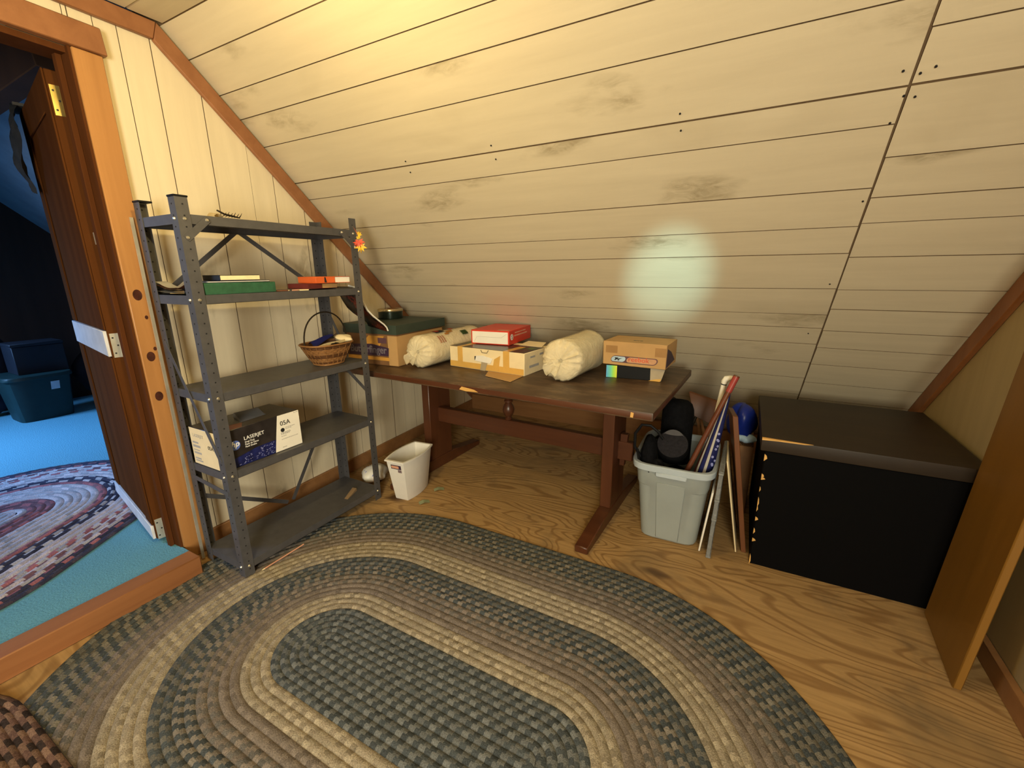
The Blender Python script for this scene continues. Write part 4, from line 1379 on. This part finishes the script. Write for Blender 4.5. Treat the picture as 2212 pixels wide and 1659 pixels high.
wbx = thing('taped_carton', 'white carton bound with packing tape lying under the red box', 'box', (-1.539, 2.052, TT), math.radians(-5.2))
W_, D_, H_ = 0.521, 0.285, 0.1235
B().box((0, 0, 0), (W_, D_, H_ - 0.001)).build('carton_body', 'cream', wbx, 0.003)
patch((0.004, 0.003, H_ - 0.0011), (W_ - 0.003, D_ - 0.07, H_ + 0.0003), 'black_top', 'blackprint', wbx)
for x0, x1, y0, y1 in ((0.38, 0.44, 0.10, 0.15), (0.455, 0.50, 0.12, 0.17), (0.36, 0.40, 0.06, 0.09), (0.03, 0.10, 0.12, 0.16)):
    patch((x0, y0, H_ + 0.0003), (x1, y1, H_ + 0.0008), 'green_print', 'dkgreen', wbx)
patch((0.002, -0.0012, 0.004), (W_ - 0.004, 0.001, 0.037), 'tape_strip', 'tape', wbx)
for x0, x1 in ((0.062, 0.098), (0.385, 0.425)):
    patch((x0, -0.0018, 0.037), (x1, 0.001, H_ + 0.0008), 'tape_strip', 'tape', wbx)
    patch((x0, -0.001, H_ + 0.0006), (x1, 0.17, H_ + 0.0012), 'tape_strip', 'tape', wbx)
b = B().prism([(0.225, -0.0028, -0.0001), (0.262, -0.0028, -0.0001), (0.282, -0.0028, 0.060), (0.24, -0.0028, 0.064)], [(0.225, 0, -0.0001), (0.262, 0, -0.0001), (0.282, 0, 0.060), (0.24, 0, 0.064)])
tag(b.build('tape_strip', 'tape_g', wbx), 'crooked grey tape strip')
b = B().prism([(0.312, -0.0028, 0.008), (0.352, -0.0028, 0.008), (0.366, -0.0028, 0.096), (0.325, -0.0028, 0.072)], [(0.312, 0, 0.008), (0.352, 0, 0.008), (0.366, 0, 0.096), (0.325, 0, 0.072)])
b.build('tape_strip', 'tape', wbx)
b = B().prism([(0.19, -0.004, 0.052), (0.30, -0.004, 0.045), (0.315, -0.006, 0.075), (0.25, -0.008, 0.088), (0.20, -0.004, 0.082)], [(0.19, 0, 0.052), (0.30, 0, 0.045), (0.315, 0, 0.075), (0.25, 0, 0.088), (0.20, 0, 0.082)])
tag(b.build('torn_paper', 'paper', wbx, 0.001), 'torn white paper on the front')
b = B().tube([(0.235, -0.004, 0.117), (0.245, -0.007, 0.104), (0.28, -0.008, 0.104), (0.288, -0.004, 0.120)], 0.0014, 6)
tag(b.build('wire_loop', 'wire', wbx), 'bent dark wire loop')
patch((0.188, -0.003, 0.056), (0.196, 0.001, 0.078), 'dark_slot', 'ink', wbx)
b = B()
for y, z, l, hh in ((0.05, 0.035, 0.10, 0.014), (0.06, 0.088, 0.05, 0.010), (0.16, 0.09, 0.05, 0.012)):
    b.box((W_ - 0.001, y, z), (W_ + 0.0008, y + l, z + hh))
tag(b.build('side_print', 'greyink', wbx), kind='stuff')
b = B().prism([(0.35, D_ - 0.068, H_), (W_ - 0.02, D_ - 0.068, H_), (W_ - 0.04, D_ + 0.02, H_ + 0.012), (0.36, D_ + 0.02, H_ + 0.012)], [(0.35, D_ - 0.068, H_ + 0.002), (W_ - 0.02, D_ - 0.068, H_ + 0.002), (W_ - 0.04, D_ + 0.02, H_ + 0.014), (0.36, D_ + 0.02, H_ + 0.014)])
tag(b.build('back_flap', 'cream', wbx), 'raised cream back flap')
b = B().prism([(0.285, -0.004, 0.0006), (0.515, -0.004, 0.0006), (0.53, -0.145, 0.0016), (0.34, -0.105, 0.0016)], [(0.285, -0.004, 0.003), (0.515, -0.004, 0.003), (0.53, -0.145, 0.004), (0.34, -0.105, 0.004)])
tag(b.build('bottom_flap', 'kraft', wbx), 'brown flap folded out onto the table')

rbx = thing('red_box', 'flat red box with a white front on top of the white taped carton', 'box', (-1.459, 2.165, TT + 0.1252), math.radians(4.5))
W_, D_, H_ = 0.250, 0.335, 0.083
B().box((0, 0, 0), (W_, D_, H_)).build('carton_body', 'red', rbx, 0.0015)
patch((0.008, -0.001, 0.006), (W_ - 0.008, 0.001, H_ - 0.008), 'white_panel', 'paper', rbx)
b = B().tube([(0.02, -0.0012, 0.010), (0.038, -0.0012, 0.043), (0.09, -0.0012, 0.044), (0.20, -0.0012, 0.043), (0.236, -0.0012, 0.068)], 0.0006, 4)
b.build('crease_line', 'greyink', rbx)
b = B().cyl((W_ + 0.0012, 0.038, 0.044), (W_ - 0.001, 0.038, 0.044), 0.018, n=24)
b.build('round_logo', 'whiteink', rbx)
text('lettering', 'S', 'ink', rbx, (W_ + 0.0016, 0.038, 0.034), (0, 1, 0), (0, 0, 1), 0.030, align='CENTER')
rg = random.Random(5)
b = B()
for z, y0, y1, hh in ((0.062, 0.085, 0.24, 0.006), (0.044, 0.075, 0.27, 0.008)):
    y = y0
    while y < y1:
        wd = rg.uniform(0.006, 0.02)
        b.box((W_ - 0.001, y, z), (W_ + 0.0008, y + wd, z + hh))
        y += wd + 0.003
b.box((0.165, 0.015, H_ - 0.0005), (0.235, 0.05, H_ + 0.0006))
tag(b.build('white_print', 'pinkish', rbx), kind='stuff')

bb_ = thing('black_box', 'low black box with a bright spectrum label under the shoe box', 'box', (-0.631, 2.186, TT), math.radians(5))
W_, D_, H_ = 0.262, 0.20, 0.0665
B().box((0, 0, 0), (W_, D_, H_)).build('carton_body', 'black', bb_, 0.0015)
tag(B().box((0.001, -0.0012, 0.001), (0.056, 0.001, H_ - 0.002)).build('spectrum_label', 'iridescent', bb_), 'blue to yellow rainbow label')
b = B().prism([(0.222, -0.002, H_ - 0.002), (0.292, -0.004, H_ - 0.006), (0.276, -0.008, 0.002), (0.224, -0.004, 0.002)], [(0.222, 0, H_ - 0.002), (0.292, -0.002, H_ - 0.006), (0.276, -0.006, 0.002), (0.224, -0.002, 0.002)])
tag(b.build('tape_piece', 'tape_g', bb_), 'loose grey-brown tape at the corner')
B().prism([(0.215, -0.010, 0.0012), (0.272, -0.016, 0.0012), (0.277, -0.008, 0.014), (0.25, -0.006, 0.010)], [(0.215, -0.008, 0.0006), (0.272, -0.014, 0.0006), (0.277, -0.006, 0.013), (0.25, -0.004, 0.009)]).build('tape_curl', 'tape', bb_)

sb = thing('shoe_box', 'tan cardboard shoe box with an oval badge on the low black box', 'box', (-0.655, 2.200, TT + 0.0672), math.radians(-3.5))
W_, D_, H_ = 0.321, 0.225, 0.122
B().box((0, 0, 0), (W_, D_, H_)).build('carton_body', 'kraft', sb, 0.002)
patch((0.014, -0.0008, 0.062), (0.076, 0.001, 0.100), 'tape_strip', 'tape_d', sb)
patch((0.266, -0.0008, 0.060), (W_ - 0.002, 0.001, 0.104), 'tape_strip', 'tape_d', sb)


def badge(x0, x1, z0, z1, sl_, y):
    r = (z1 - z0) / 2
    pts = []
    for cx, a0, a1 in ((x1 - r, -90, 90), (x0 + r, 90, 270)):
        for k in range(9):
            a = math.radians(a0 + (a1 - a0) * k / 8)
            zz = (z0 + z1) / 2 + r * math.sin(a)
            pts.append((cx + r * math.cos(a) + sl_ * (zz - z0), y, zz))
    return pts


def plate(pts, th=0.0012):
    return B().prism(pts, [(x, y + th, z) for x, y, z in pts])


plate(badge(0.038, 0.275, 0.015, 0.050, 0.35, -0.0010)).build('badge_border', 'plum', sb)
plate(badge(0.042, 0.115, 0.019, 0.046, 0.35, -0.0016)).build('badge_field', 'bluep', sb)
plate(badge(0.122, 0.271, 0.019, 0.046, 0.35, -0.0016)).build('badge_field', plain('badge_tan', (0.55, 0.30, 0.16), 0.6), sb)
text('lettering', 'reebok', 'leafred', sb, (0.134, -0.0022, 0.0255), (1, 0, 0), (0, 0, 1), 0.034, squeeze=1.08)
for pts in ([(0.062, 0.040), (0.085, 0.040), (0.079, 0.034), (0.106, 0.041), (0.085, 0.030), (0.074, 0.030)], [(0.062, 0.026), (0.070, 0.026), (0.076, 0.034), (0.068, 0.036)], [(0.078, 0.025), (0.086, 0.025), (0.090, 0.030), (0.082, 0.030)]):
    plate([(x, -0.0022, z) for x, z in pts]).build('vector_mark', 'ink', sb)
b = B()
for x, wd in ((0.135, 0.012), (0.150, 0.005), (0.158, 0.006), (0.168, 0.014)):
    b.box((x, 0.07, H_ - 0.0004), (x + wd, 0.082, H_ + 0.0006))
tag(b.build('top_print', 'ink', sb), kind='stuff')
B().prism([(W_ + 0.0008, 0.004, 0.005), (W_ + 0.0008, 0.19, 0.02), (W_ + 0.0008, 0.10, 0.075), (W_ + 0.0008, 0.02, 0.10)], [(W_ - 0.001, 0.004, 0.005), (W_ - 0.001, 0.19, 0.02), (W_ - 0.001, 0.10, 0.075), (W_ - 0.001, 0.02, 0.10)]).build('side_print', 'purple', sb)

# ------------------------------------------------------------------ on the floor by the table
def waste_ring(hw, hl, bul, z):
    pts = []
    for s in (1, -1):
        for i in range(12):
            t = -1 + 2 * i / 11
            pts.append((s * (hw + bul * (1 - t * t)), s * hl * t, z))
    return pts


wb = thing('wastebasket', 'slim white plastic wastebasket with a curved rim beside the shelving', 'wastebasket', (-1.676, 1.797, 0.0), math.radians(6))
rows = [waste_ring(0.0, 0.0, 0.0, 0.0005), waste_ring(0.040, 0.100, 0.016, 0.0005), waste_ring(0.042, 0.103, 0.017, 0.006), waste_ring(0.058, 0.140, 0.024, 0.250), waste_ring(0.064, 0.150, 0.024, 0.252), waste_ring(0.064, 0.150, 0.024, 0.260),
        waste_ring(0.056, 0.137, 0.023, 0.260), waste_ring(0.039, 0.100, 0.015, 0.010), waste_ring(0.0, 0.0, 0.0, 0.010)]
B().grid(rows, closed_u=True).build('basket_shell', 'white', wb, smooth=35)
fy = lambda z: -(0.103 + 0.037 * (z - 0.006) / 0.244) - 0.0012
b = B().prism([(-0.032, fy(0.206), 0.206), (0.036, fy(0.206), 0.206), (0.036, fy(0.232), 0.232), (-0.032, fy(0.232), 0.232)], [(-0.032, fy(0.206) + 0.002, 0.206), (0.036, fy(0.206) + 0.002, 0.206), (0.036, fy(0.232) + 0.002, 0.232), (-0.032, fy(0.232) + 0.002, 0.232)])
lb_ = b.build('price_label', 'purple', wb)
b = B().prism([(-0.026, fy(0.21) - 0.0008, 0.211), (0.018, fy(0.21) - 0.0008, 0.211), (0.022, fy(0.219) - 0.0008, 0.219), (0.018, fy(0.227) - 0.0008, 0.227), (-0.026, fy(0.227) - 0.0008, 0.227), (-0.030, fy(0.219) - 0.0008, 0.219)],
              [(-0.026, fy(0.21) + 0.0008, 0.211), (0.018, fy(0.21) + 0.0008, 0.211), (0.022, fy(0.219) + 0.0008, 0.219), (0.018, fy(0.227) + 0.0008, 0.227), (-0.026, fy(0.227) + 0.0008, 0.227), (-0.030, fy(0.219) + 0.0008, 0.219)])
b.build('red_field', 'pinkish', lb_)
b = B()
for i in range(6):
    x = 0.012 + i * 0.0042
    b.prism([(x, fy(0.186) - 0.0004, 0.186), (x + 0.0024, fy(0.186) - 0.0004, 0.186), (x + 0.0024, fy(0.203) - 0.0004, 0.203), (x, fy(0.203) - 0.0004, 0.203)], [(x, fy(0.186) + 0.001, 0.186), (x + 0.0024, fy(0.186) + 0.001, 0.186), (x + 0.0024, fy(0.203) + 0.001, 0.203), (x, fy(0.203) + 0.001, 0.203)])
tag(b.build('bar_code', 'plum', wb), kind='stuff')

pb = thing('plastic_bag', 'crumpled white printed plastic bag on the floor behind the wastebasket', 'bag', (-1.985, 1.80, 0.0))
o = blob('bag_body', None, None, 'white', (0, 0, 0.052), (0.085, 0.075, 0.052), 21, 0.35)
o.parent = pb
rg = random.Random(6)
for k in range(7):
    a = rg.uniform(3.2, 6.0)
    c = Vector((0.07 * math.cos(a), 0.066 * math.sin(a), 0.045 + rg.uniform(0, 0.04)))
    B().tube([c + Vector((0, 0, 0)), c + Vector((0.012, -0.006, 0.006)), c + Vector((0.016, -0.004, 0.016))], 0.0028, 5).build('blue_print', 'lav', pb)
o = blob('yellow_print', None, None, 'gold', (0.06, -0.045, 0.035), (0.022, 0.022, 0.022), 5, 0.4)
o.parent = pb

for i, (x, y, a, lb) in enumerate(((-1.527, 1.728, 0.9, 'pale green folded paper scrap on the floor nearer the oval rug'), (-1.547, 1.890, 0.75, 'pale green folded paper scrap on the floor nearer the table foot'))):
    c, s_ = math.cos(a), math.sin(a)
    rws = []
    for u, z in ((-0.030, 0.0015), (-0.004, 0.010), (0.004, 0.009), (0.030, 0.002)):
        rws.append([(x + u * c - v * s_, y + u * s_ + v * c, z) for v in (-0.018, 0.018)])
    tag(B().sheet(rws, 0.0012).build('paper_scrap', 'mint', smooth=0), lb, 'paper', 'pale green paper scraps on the floor')

# ------------------------------------------------------------------ grey tote and what stands in it
tt = thing('storage_tote', 'grey-blue plastic storage tote without a lid between the table and the chest', 'tote', (-0.243, 2.198, 0.0), math.radians(1.5))
NN = 64


def tr(hx, hy, z):
    return superring(hx, hy, z, NN, 6.5)


rows = [tr(0.002, 0.002, 0.001), tr(0.128, 0.205, 0.001), tr(0.134, 0.212, 0.008), tr(0.160, 0.232, 0.285), tr(0.164, 0.236, 0.290), tr(0.172, 0.243, 0.372), tr(0.188, 0.256, 0.372), tr(0.190, 0.258, 0.398), tr(0.186, 0.254, 0.402),
        tr(0.172, 0.241, 0.402), tr(0.167, 0.236, 0.372), tr(0.128, 0.205, 0.010), tr(0.002, 0.002, 0.010)]
b = B()
b.grid(rows[:6], closed_u=True)
b.grid([rows[5], rows[10]], closed_u=True)
b.grid(rows[10:], closed_u=True)
b.build('tub', 'tote', tt, smooth=35)
B().grid(rows[5:11], closed_u=True).build('rim', 'tote_rim', tt, smooth=35)
ty = lambda z: -(0.212 + 0.022 * (z - 0.008) / 0.277)
b = B().prism([(-0.052, ty(0.01) - 0.004, 0.012), (0.052, ty(0.01) - 0.004, 0.012), (0.064, ty(0.30) - 0.007, 0.315), (-0.064, ty(0.30) - 0.007, 0.315)],
              [(-0.052, ty(0.01) + 0.004, 0.012), (0.052, ty(0.01) + 0.004, 0.012), (0.064, ty(0.30) + 0.004, 0.315), (-0.064, ty(0.30) + 0.004, 0.315)])
b.build('front_panel', 'tote', tt, 0.003)
B().box((-0.068, -0.262, 0.352), (0.068, -0.240, 0.374)).build('grip', 'tote_rim', tt, 0.004)

co = Vector((-0.268, 2.22, 0.0))
sl_ = thing('stage_light', 'black drum-shaped spotlight lying in the grey tote with its round grey end facing up', 'lamp', (-0.268, 2.225, 0.30), math.radians(4))
# housing: upright drum with a rounded crown, leaning back
prof = [(0.0, 0.0), (0.074, 0.0), (0.078, 0.01), (0.079, 0.25), (0.076, 0.285), (0.066, 0.312), (0.045, 0.328), (0.0, 0.334)]
o = B().lathe(prof, 36).build('housing', 'felt', sl_, loc=(0.0, 0.055, 0.0), rot=(-0.12, 0, 0))
tag(o, 'black upright drum body')
o.data.materials[0] = MT['blackcloth']
# lens drum pointing at the room, its closed end dark grey
dr = thing('lens', None, None, (0, 0, 0))
b = B().lathe([(0.0, 0.0), (0.070, 0.0), (0.074, 0.012), (0.074, 0.075), (0.070, 0.080), (0.0, 0.082)], 36, mats=[0, 0, 0, 0, 1])
ob_ = b.build('lens_drum', ['blackcloth', 'felt'], sl_, loc=(-0.002, -0.070, 0.112), rot=(math.radians(48), 0, 0))
bpy.data.objects.remove(dr)
b = B()
pts = [(0.058 * math.cos(math.radians(a)), 0.072 * math.sin(math.radians(a)), 0.0835) for a in range(35, 146, 10)]
pts2 = [(0.058 * math.cos(math.radians(a)), 0.052 + 0.0 * a - 0.018 * math.sin(math.radians(a)) + 0.008, 0.0835) for a in range(145, 34, -10)]
ring = pts + pts2[1:-1]
b.prism(ring, [(x, y, z + 0.002) for x, y, z in ring])
tag(b.build('end_crescent', plain('mid_grey_felt', (0.10, 0.095, 0.10), 0.9), ob_), 'paler grey crescent')
B().tube([(-0.080, 0.05, 0.13), (-0.098, 0.03, 0.12), (-0.099, -0.02, 0.12), (-0.082, -0.045, 0.13)], 0.006, 6).build('yoke', 'black', sl_)

bg = thing('shoulder_bag', 'black bag with a looped strap bulging over the left rim of the grey tote', 'bag', (-0.358, 2.045, 0.30))
o = blob('bag_body', None, None, 'blackcloth', (0.0, 0.0, 0.105), (0.037, 0.055, 0.110), 31, 0.15)
o.parent = bg
o = blob('bag_flap', None, None, 'black', (0.030, -0.025, 0.055), (0.050, 0.05, 0.05), 33, 0.3)
o.parent = bg
B().tube([(-0.035, -0.02, 0.10), (-0.066, -0.025, 0.15), (-0.068, -0.02, 0.215), (-0.040, -0.015, 0.262), (0.0, -0.01, 0.262), (0.035, -0.005, 0.235), (0.06, 0, 0.20)], 0.007, 8).build('strap', 'black', bg)
B().tube([(-0.05, -0.03, 0.14), (-0.03, -0.07, 0.085), (0.02, -0.085, 0.06), (0.06, -0.08, 0.05)], 0.006, 8).build('strap', 'black', bg)
for x, y, z in ((0.035, -0.085, 0.075), (0.055, -0.085, 0.068)):
    B().box((x, y - 0.002, z), (x + 0.007, y + 0.001, z + 0.012)).build('buckle', 'nickel', bg, 0.001)
blob('dark_cloth', 'crumpled black cloth filling the grey tote under the spotlight', 'cloth', 'blackcloth', (-0.245, 2.20, 0.155), (0.105, 0.17, 0.14), 41, 0.05)

wr_ = thing('white_rod', 'white plastic rod with an elbow cap standing in the grey tote', 'rod', (-0.122, 2.20, 0.295))
p0, p1 = Vector((-0.122, 2.20, 0.295)), Vector((-0.070, 2.185, 0.775))
d = (p1 - p0)
B().tube([Vector((0, 0, 0)), d * 0.5, d], 0.0115, 14).build('shaft', 'paper', wr_)
b = B().tube([d * 0.985, d * 1.01, d * 1.02 + Vector((0.004, 0, 0.006)), d * 1.02 + Vector((0.022, 0.0, 0.010)), d * 1.02 + Vector((0.038, 0, 0.008))], [0.0125, 0.014, 0.015, 0.015, 0.0135], 14)
tag(b.build('elbow_cap', 'paper', wr_), 'white rounded elbow cap')
o = B().tube([d * 0.975, d * 0.985], 0.0128, 14).build('black_ring', 'ink', wr_)
b = B().tube([d * 1.02 + Vector((0.018, -0.014, 0.004)), d * 1.02 + Vector((0.034, -0.014, 0.014))], 0.003, 6)
b.build('clip', 'greyink', wr_)

wd_ = thing('wooden_pole', 'dark red wooden pole with a bright red tip leaning in the grey tote', 'pole', (-0.203, 2.045, 0.295))
q0, q1 = Vector((-0.203, 2.045, 0.295)), Vector((-0.021, 2.105, 0.828))
d = q1 - q0
B().tube([Vector((0, 0, 0)), d * 0.5, d * 0.86], 0.0115, 12).build('shaft', 'rodwood', wd_)
tag(B().tube([d * 0.86, d * 0.99], [0.013, 0.0135], 12).build('painted_tip', 'redrod', wd_), 'red painted end')
B().tube([d * 0.99, d * 1.0], [0.0135, 0.0125], 12).build('end_cap', 'rodwood', wd_)

fg = thing('rolled_flag', 'rolled red, white and blue flag standing in the right corner of the grey tote', 'flag', (-0.122, 2.075, 0.295))
A0, A1 = Vector((-0.122, 2.075, 0.295)), Vector((-0.043, 2.140, 0.735))
ax = (A1 - A0)
sd = ax.cross(Vector((0, 1, 0))).normalized() * -1
if sd.x > 0:
    sd = -sd
fr_ = sd.cross(ax).normalized()
if fr_.y > 0:
    fr_ = -fr_
stripes = [(-0.35, 0.62, 'flagred'), (0.66, 0.92, 'paper'), (0.96, 1.42, 'flagblue'), (1.46, 1.76, 'paper'), (1.80, 3.05, 'flagblue'), (3.1, 5.9, 'flagred')]
for a0_, a1_, mt in stripes:
    rws = []
    for i in range(9):
        t = i / 8
        rad = 0.038 * (1 - t) ** 0.85 + 0.006
        if mt == 'paper':
            rad += 0.0022
        rws.append([A0 + ax * (t * (1.0 if mt != 'flagred' else 0.97)) + (sd * math.cos(a0_ + (a1_ - a0_) * k / 6) + fr_ * math.sin(a0_ + (a1_ - a0_) * k / 6)) * rad for k in range(7)])
    B().sheet(rws, 0.003).rel(fg).build('stripe', mt, fg, smooth=70)
rg = random.Random(9)
for k in range(9):
    t, a_ = rg.uniform(0.25, 0.62), rg.uniform(1.95, 2.6)
    rad = 0.038 * (1 - t) ** 0.85 + 0.0085
    c = A0 + ax * t + (sd * math.cos(a_) + fr_ * math.sin(a_)) * rad
    n_ = (sd * math.cos(a_) + fr_ * math.sin(a_))
    B().cyl(c - n_ * 0.001, c + n_ * 0.001, 0.0065, n=5).rel(fg).build('star', 'lav', fg)


def panel(name, label, cat, nb, nt_, fb, ft, thick, mat, extra=None):
    """a board given by near-bottom, near-top, far-bottom and far-top corners, thickness towards +x"""
    nb, nt_, fb, ft = map(Vector, (nb, nt_, fb, ft))
    tv = Vector((thick, 0, 0))
    root = thing(name, label, cat, (nb.x, nb.y, 0.0))
    B().prism([nb, nt_, ft, fb], [nb + tv, nt_ + tv, ft + tv, fb + tv]).rel(root).build('board_face', mat, root, 0.002)
    return root


panel('white_board', 'thin white board standing on edge against the right side of the grey tote', 'board', (-0.092, 1.975, 0.002), (-0.062, 1.975, 0.31), (-0.094, 2.30, 0.002), (-0.064, 2.30, 0.31), 0.008, 'paper')
cl = panel('clear_cover', 'grey translucent plastic cover standing on edge beside the white board', 'cover', (-0.056, 1.940, 0.001), (-0.041, 1.950, 0.43), (-0.050, 2.36, 0.001), (-0.038, 2.36, 0.43), 0.017, 'clear')
for z in (0.0, 0.19, 0.285, 0.415):
    x = -0.053 + 0.014 * z / 0.43
    B().box((x - 0.004, 1.938, z + 0.002), (x + 0.017, 2.362, z + 0.012)).rel(cl).build('ridge', 'clear', cl, 0.002)
panel('cream_board', 'thin cream edged board leaning on the brown board', 'board', (0.060, 2.045, 0.002), (-0.020, 2.055, 0.44), (0.05, 2.33, 0.002), (-0.030, 2.33, 0.44), 0.007, 'cream')
panel('brown_board', 'dark brown wooden board leaning upright beside the black chest', 'board', (0.085, 2.060, 0.002), (-0.018, 2.075, 0.650), (0.062, 2.36, 0.002), (-0.045, 2.33, 0.615), 0.022, 'brown')
bc = thing('brown_carton', 'narrow brown carton behind the brown board', 'box', (0.066, 2.55, 0.0))
B().box((-0.045, -0.11, 0.001), (0.028, 0.13, 0.385)).build('carton_body', 'kraft_d', bc, 0.003)
for sx in (-1, 1):
    B().prism([(sx * 0.02 - 0.008, -0.11, 0.385), (sx * 0.02 - 0.008, 0.13, 0.385), (sx * 0.03 - 0.008, 0.13, 0.398), (sx * 0.03 - 0.008, -0.11, 0.398)], [(sx * 0.02 - 0.006, -0.11, 0.385), (sx * 0.02 - 0.006, 0.13, 0.385), (sx * 0.03 - 0.006, 0.13, 0.398), (sx * 0.03 - 0.006, -0.11, 0.398)]).build('flap', 'kraft_d', bc)
lg = thing('blue_bag', 'shiny blue plastic bag behind the brown board beside the chest', 'bag', (0.030, 2.50, 0.400))
o = blob('bag_body', None, None, 'blue', (-0.005, -0.01, 0.100), (0.066, 0.085, 0.100), 57, 0.55)
o.parent = lg
o = blob('pale_base', None, None, 'bluep', (0.022, -0.055, 0.030), (0.045, 0.035, 0.026), 52, 0.3)
o.parent = lg
fcn = thing('folding_chair', 'folded brown wooden chair with a dark frame behind the grey tote', 'chair', (-0.18, 2.62, 0.0))
pts = [(-0.262, 2.60, 0.600), (-0.222, 2.575, 0.470), (-0.062, 2.575, 0.405), (-0.086, 2.60, 0.556)]
B().prism(pts, [(x + 0.004, y + 0.016, z + 0.006) for x, y, z in pts]).rel(fcn).build('seat', 'brown', fcn, 0.003)
for p0, p1, r in (((-0.345, 2.60, 0.555), (-0.205, 2.598, 0.470), 0.009), ((-0.205, 2.598, 0.475), (-0.238, 2.58, 0.36), 0.008), ((-0.238, 2.58, 0.36), (-0.290, 2.56, 0.01), 0.009), ((-0.345, 2.60, 0.555), (-0.420, 2.62, 0.01), 0.009)):
    B().tube([p0, p1], r, 10).rel(fcn).build('frame_rail', 'wire', fcn)
for p0, p1 in (((-0.205, 2.60, 0.47), (-0.10, 2.60, 0.01)), ((-0.185, 2.60, 0.46), (-0.06, 2.60, 0.01))):
    B().beam(p0, p1, 0.014, 0.010, (0, 1, 0)).rel(fcn).build('leg', 'base', fcn, 0.001)

# ------------------------------------------------------------------ far end of the next room
ft = thing('teal_tote', 'dark teal lidded storage tote at the far end of the next room', 'tote', (-5.46, 1.24, 0.0755))
rows = [superring(0.17, 0.17, 0.0, 40, 6), superring(0.20, 0.205, 0.36, 40, 6), superring(0.0, 0.0, 0.36, 40, 6)]
B().grid(rows, closed_u=True).build('tub', 'teal', ft, smooth=35)
B().prism(superring(0.215, 0.22, 0.361, 40, 6), superring(0.210, 0.215, 0.395, 40, 6)).build('cover', 'teal', ft, 0.004)
b = B().prism([(0.195, 0.045, 0.255), (0.195, 0.100, 0.255), (0.204, 0.105, 0.325), (0.204, 0.050, 0.325)], [(0.190, 0.045, 0.255), (0.190, 0.100, 0.255), (0.195, 0.105, 0.325), (0.195, 0.050, 0.325)])
tag(b.build('paper_label', 'lavpaint', ft), 'white paper label')
b2 = thing('blue_box', 'dark blue box on top of the teal tote in the next room', 'box', (-5.50, 1.30, 0.0755 + 0.3955))
B().box((-0.13, -0.16, 0), (0.13, 0.16, 0.235)).build('box_body', 'bluebox', b2, 0.004)
B().box((-0.135, -0.165, 0.2355), (0.135, 0.165, 0.262)).build('cover', 'bluebox', b2, 0.004)
hp2 = thing('soft_bag', 'dark soft bag heaped behind the teal tote in the next room', 'bag', (-5.81, 0.98, 0.0755))
o = blob('bag_body', None, None, 'darkcloth', (0, 0, 0.41), (0.10, 0.28, 0.41), 61, 0.15)
o.parent = hp2
B().tube([(0.05, -0.1, 0.78), (0.08, -0.05, 0.88), (0.08, 0.05, 0.88), (0.05, 0.1, 0.78)], 0.012, 8).build('handle', 'blackcloth', hp2)
hp3 = thing('soft_bag', 'dark bulky bag to the right of the teal tote in the next room', 'bag', (-5.55, 1.83, 0.0755))
o = blob('bag_body', None, None, 'darkcloth', (0, 0, 0.30), (0.22, 0.27, 0.30), 64, 0.25)
o.parent = hp3
B().tube([(0.05, -0.1, 0.55), (0.08, -0.05, 0.64), (0.08, 0.05, 0.64), (0.05, 0.1, 0.55)], 0.012, 8).build('handle', 'blackcloth', hp3)
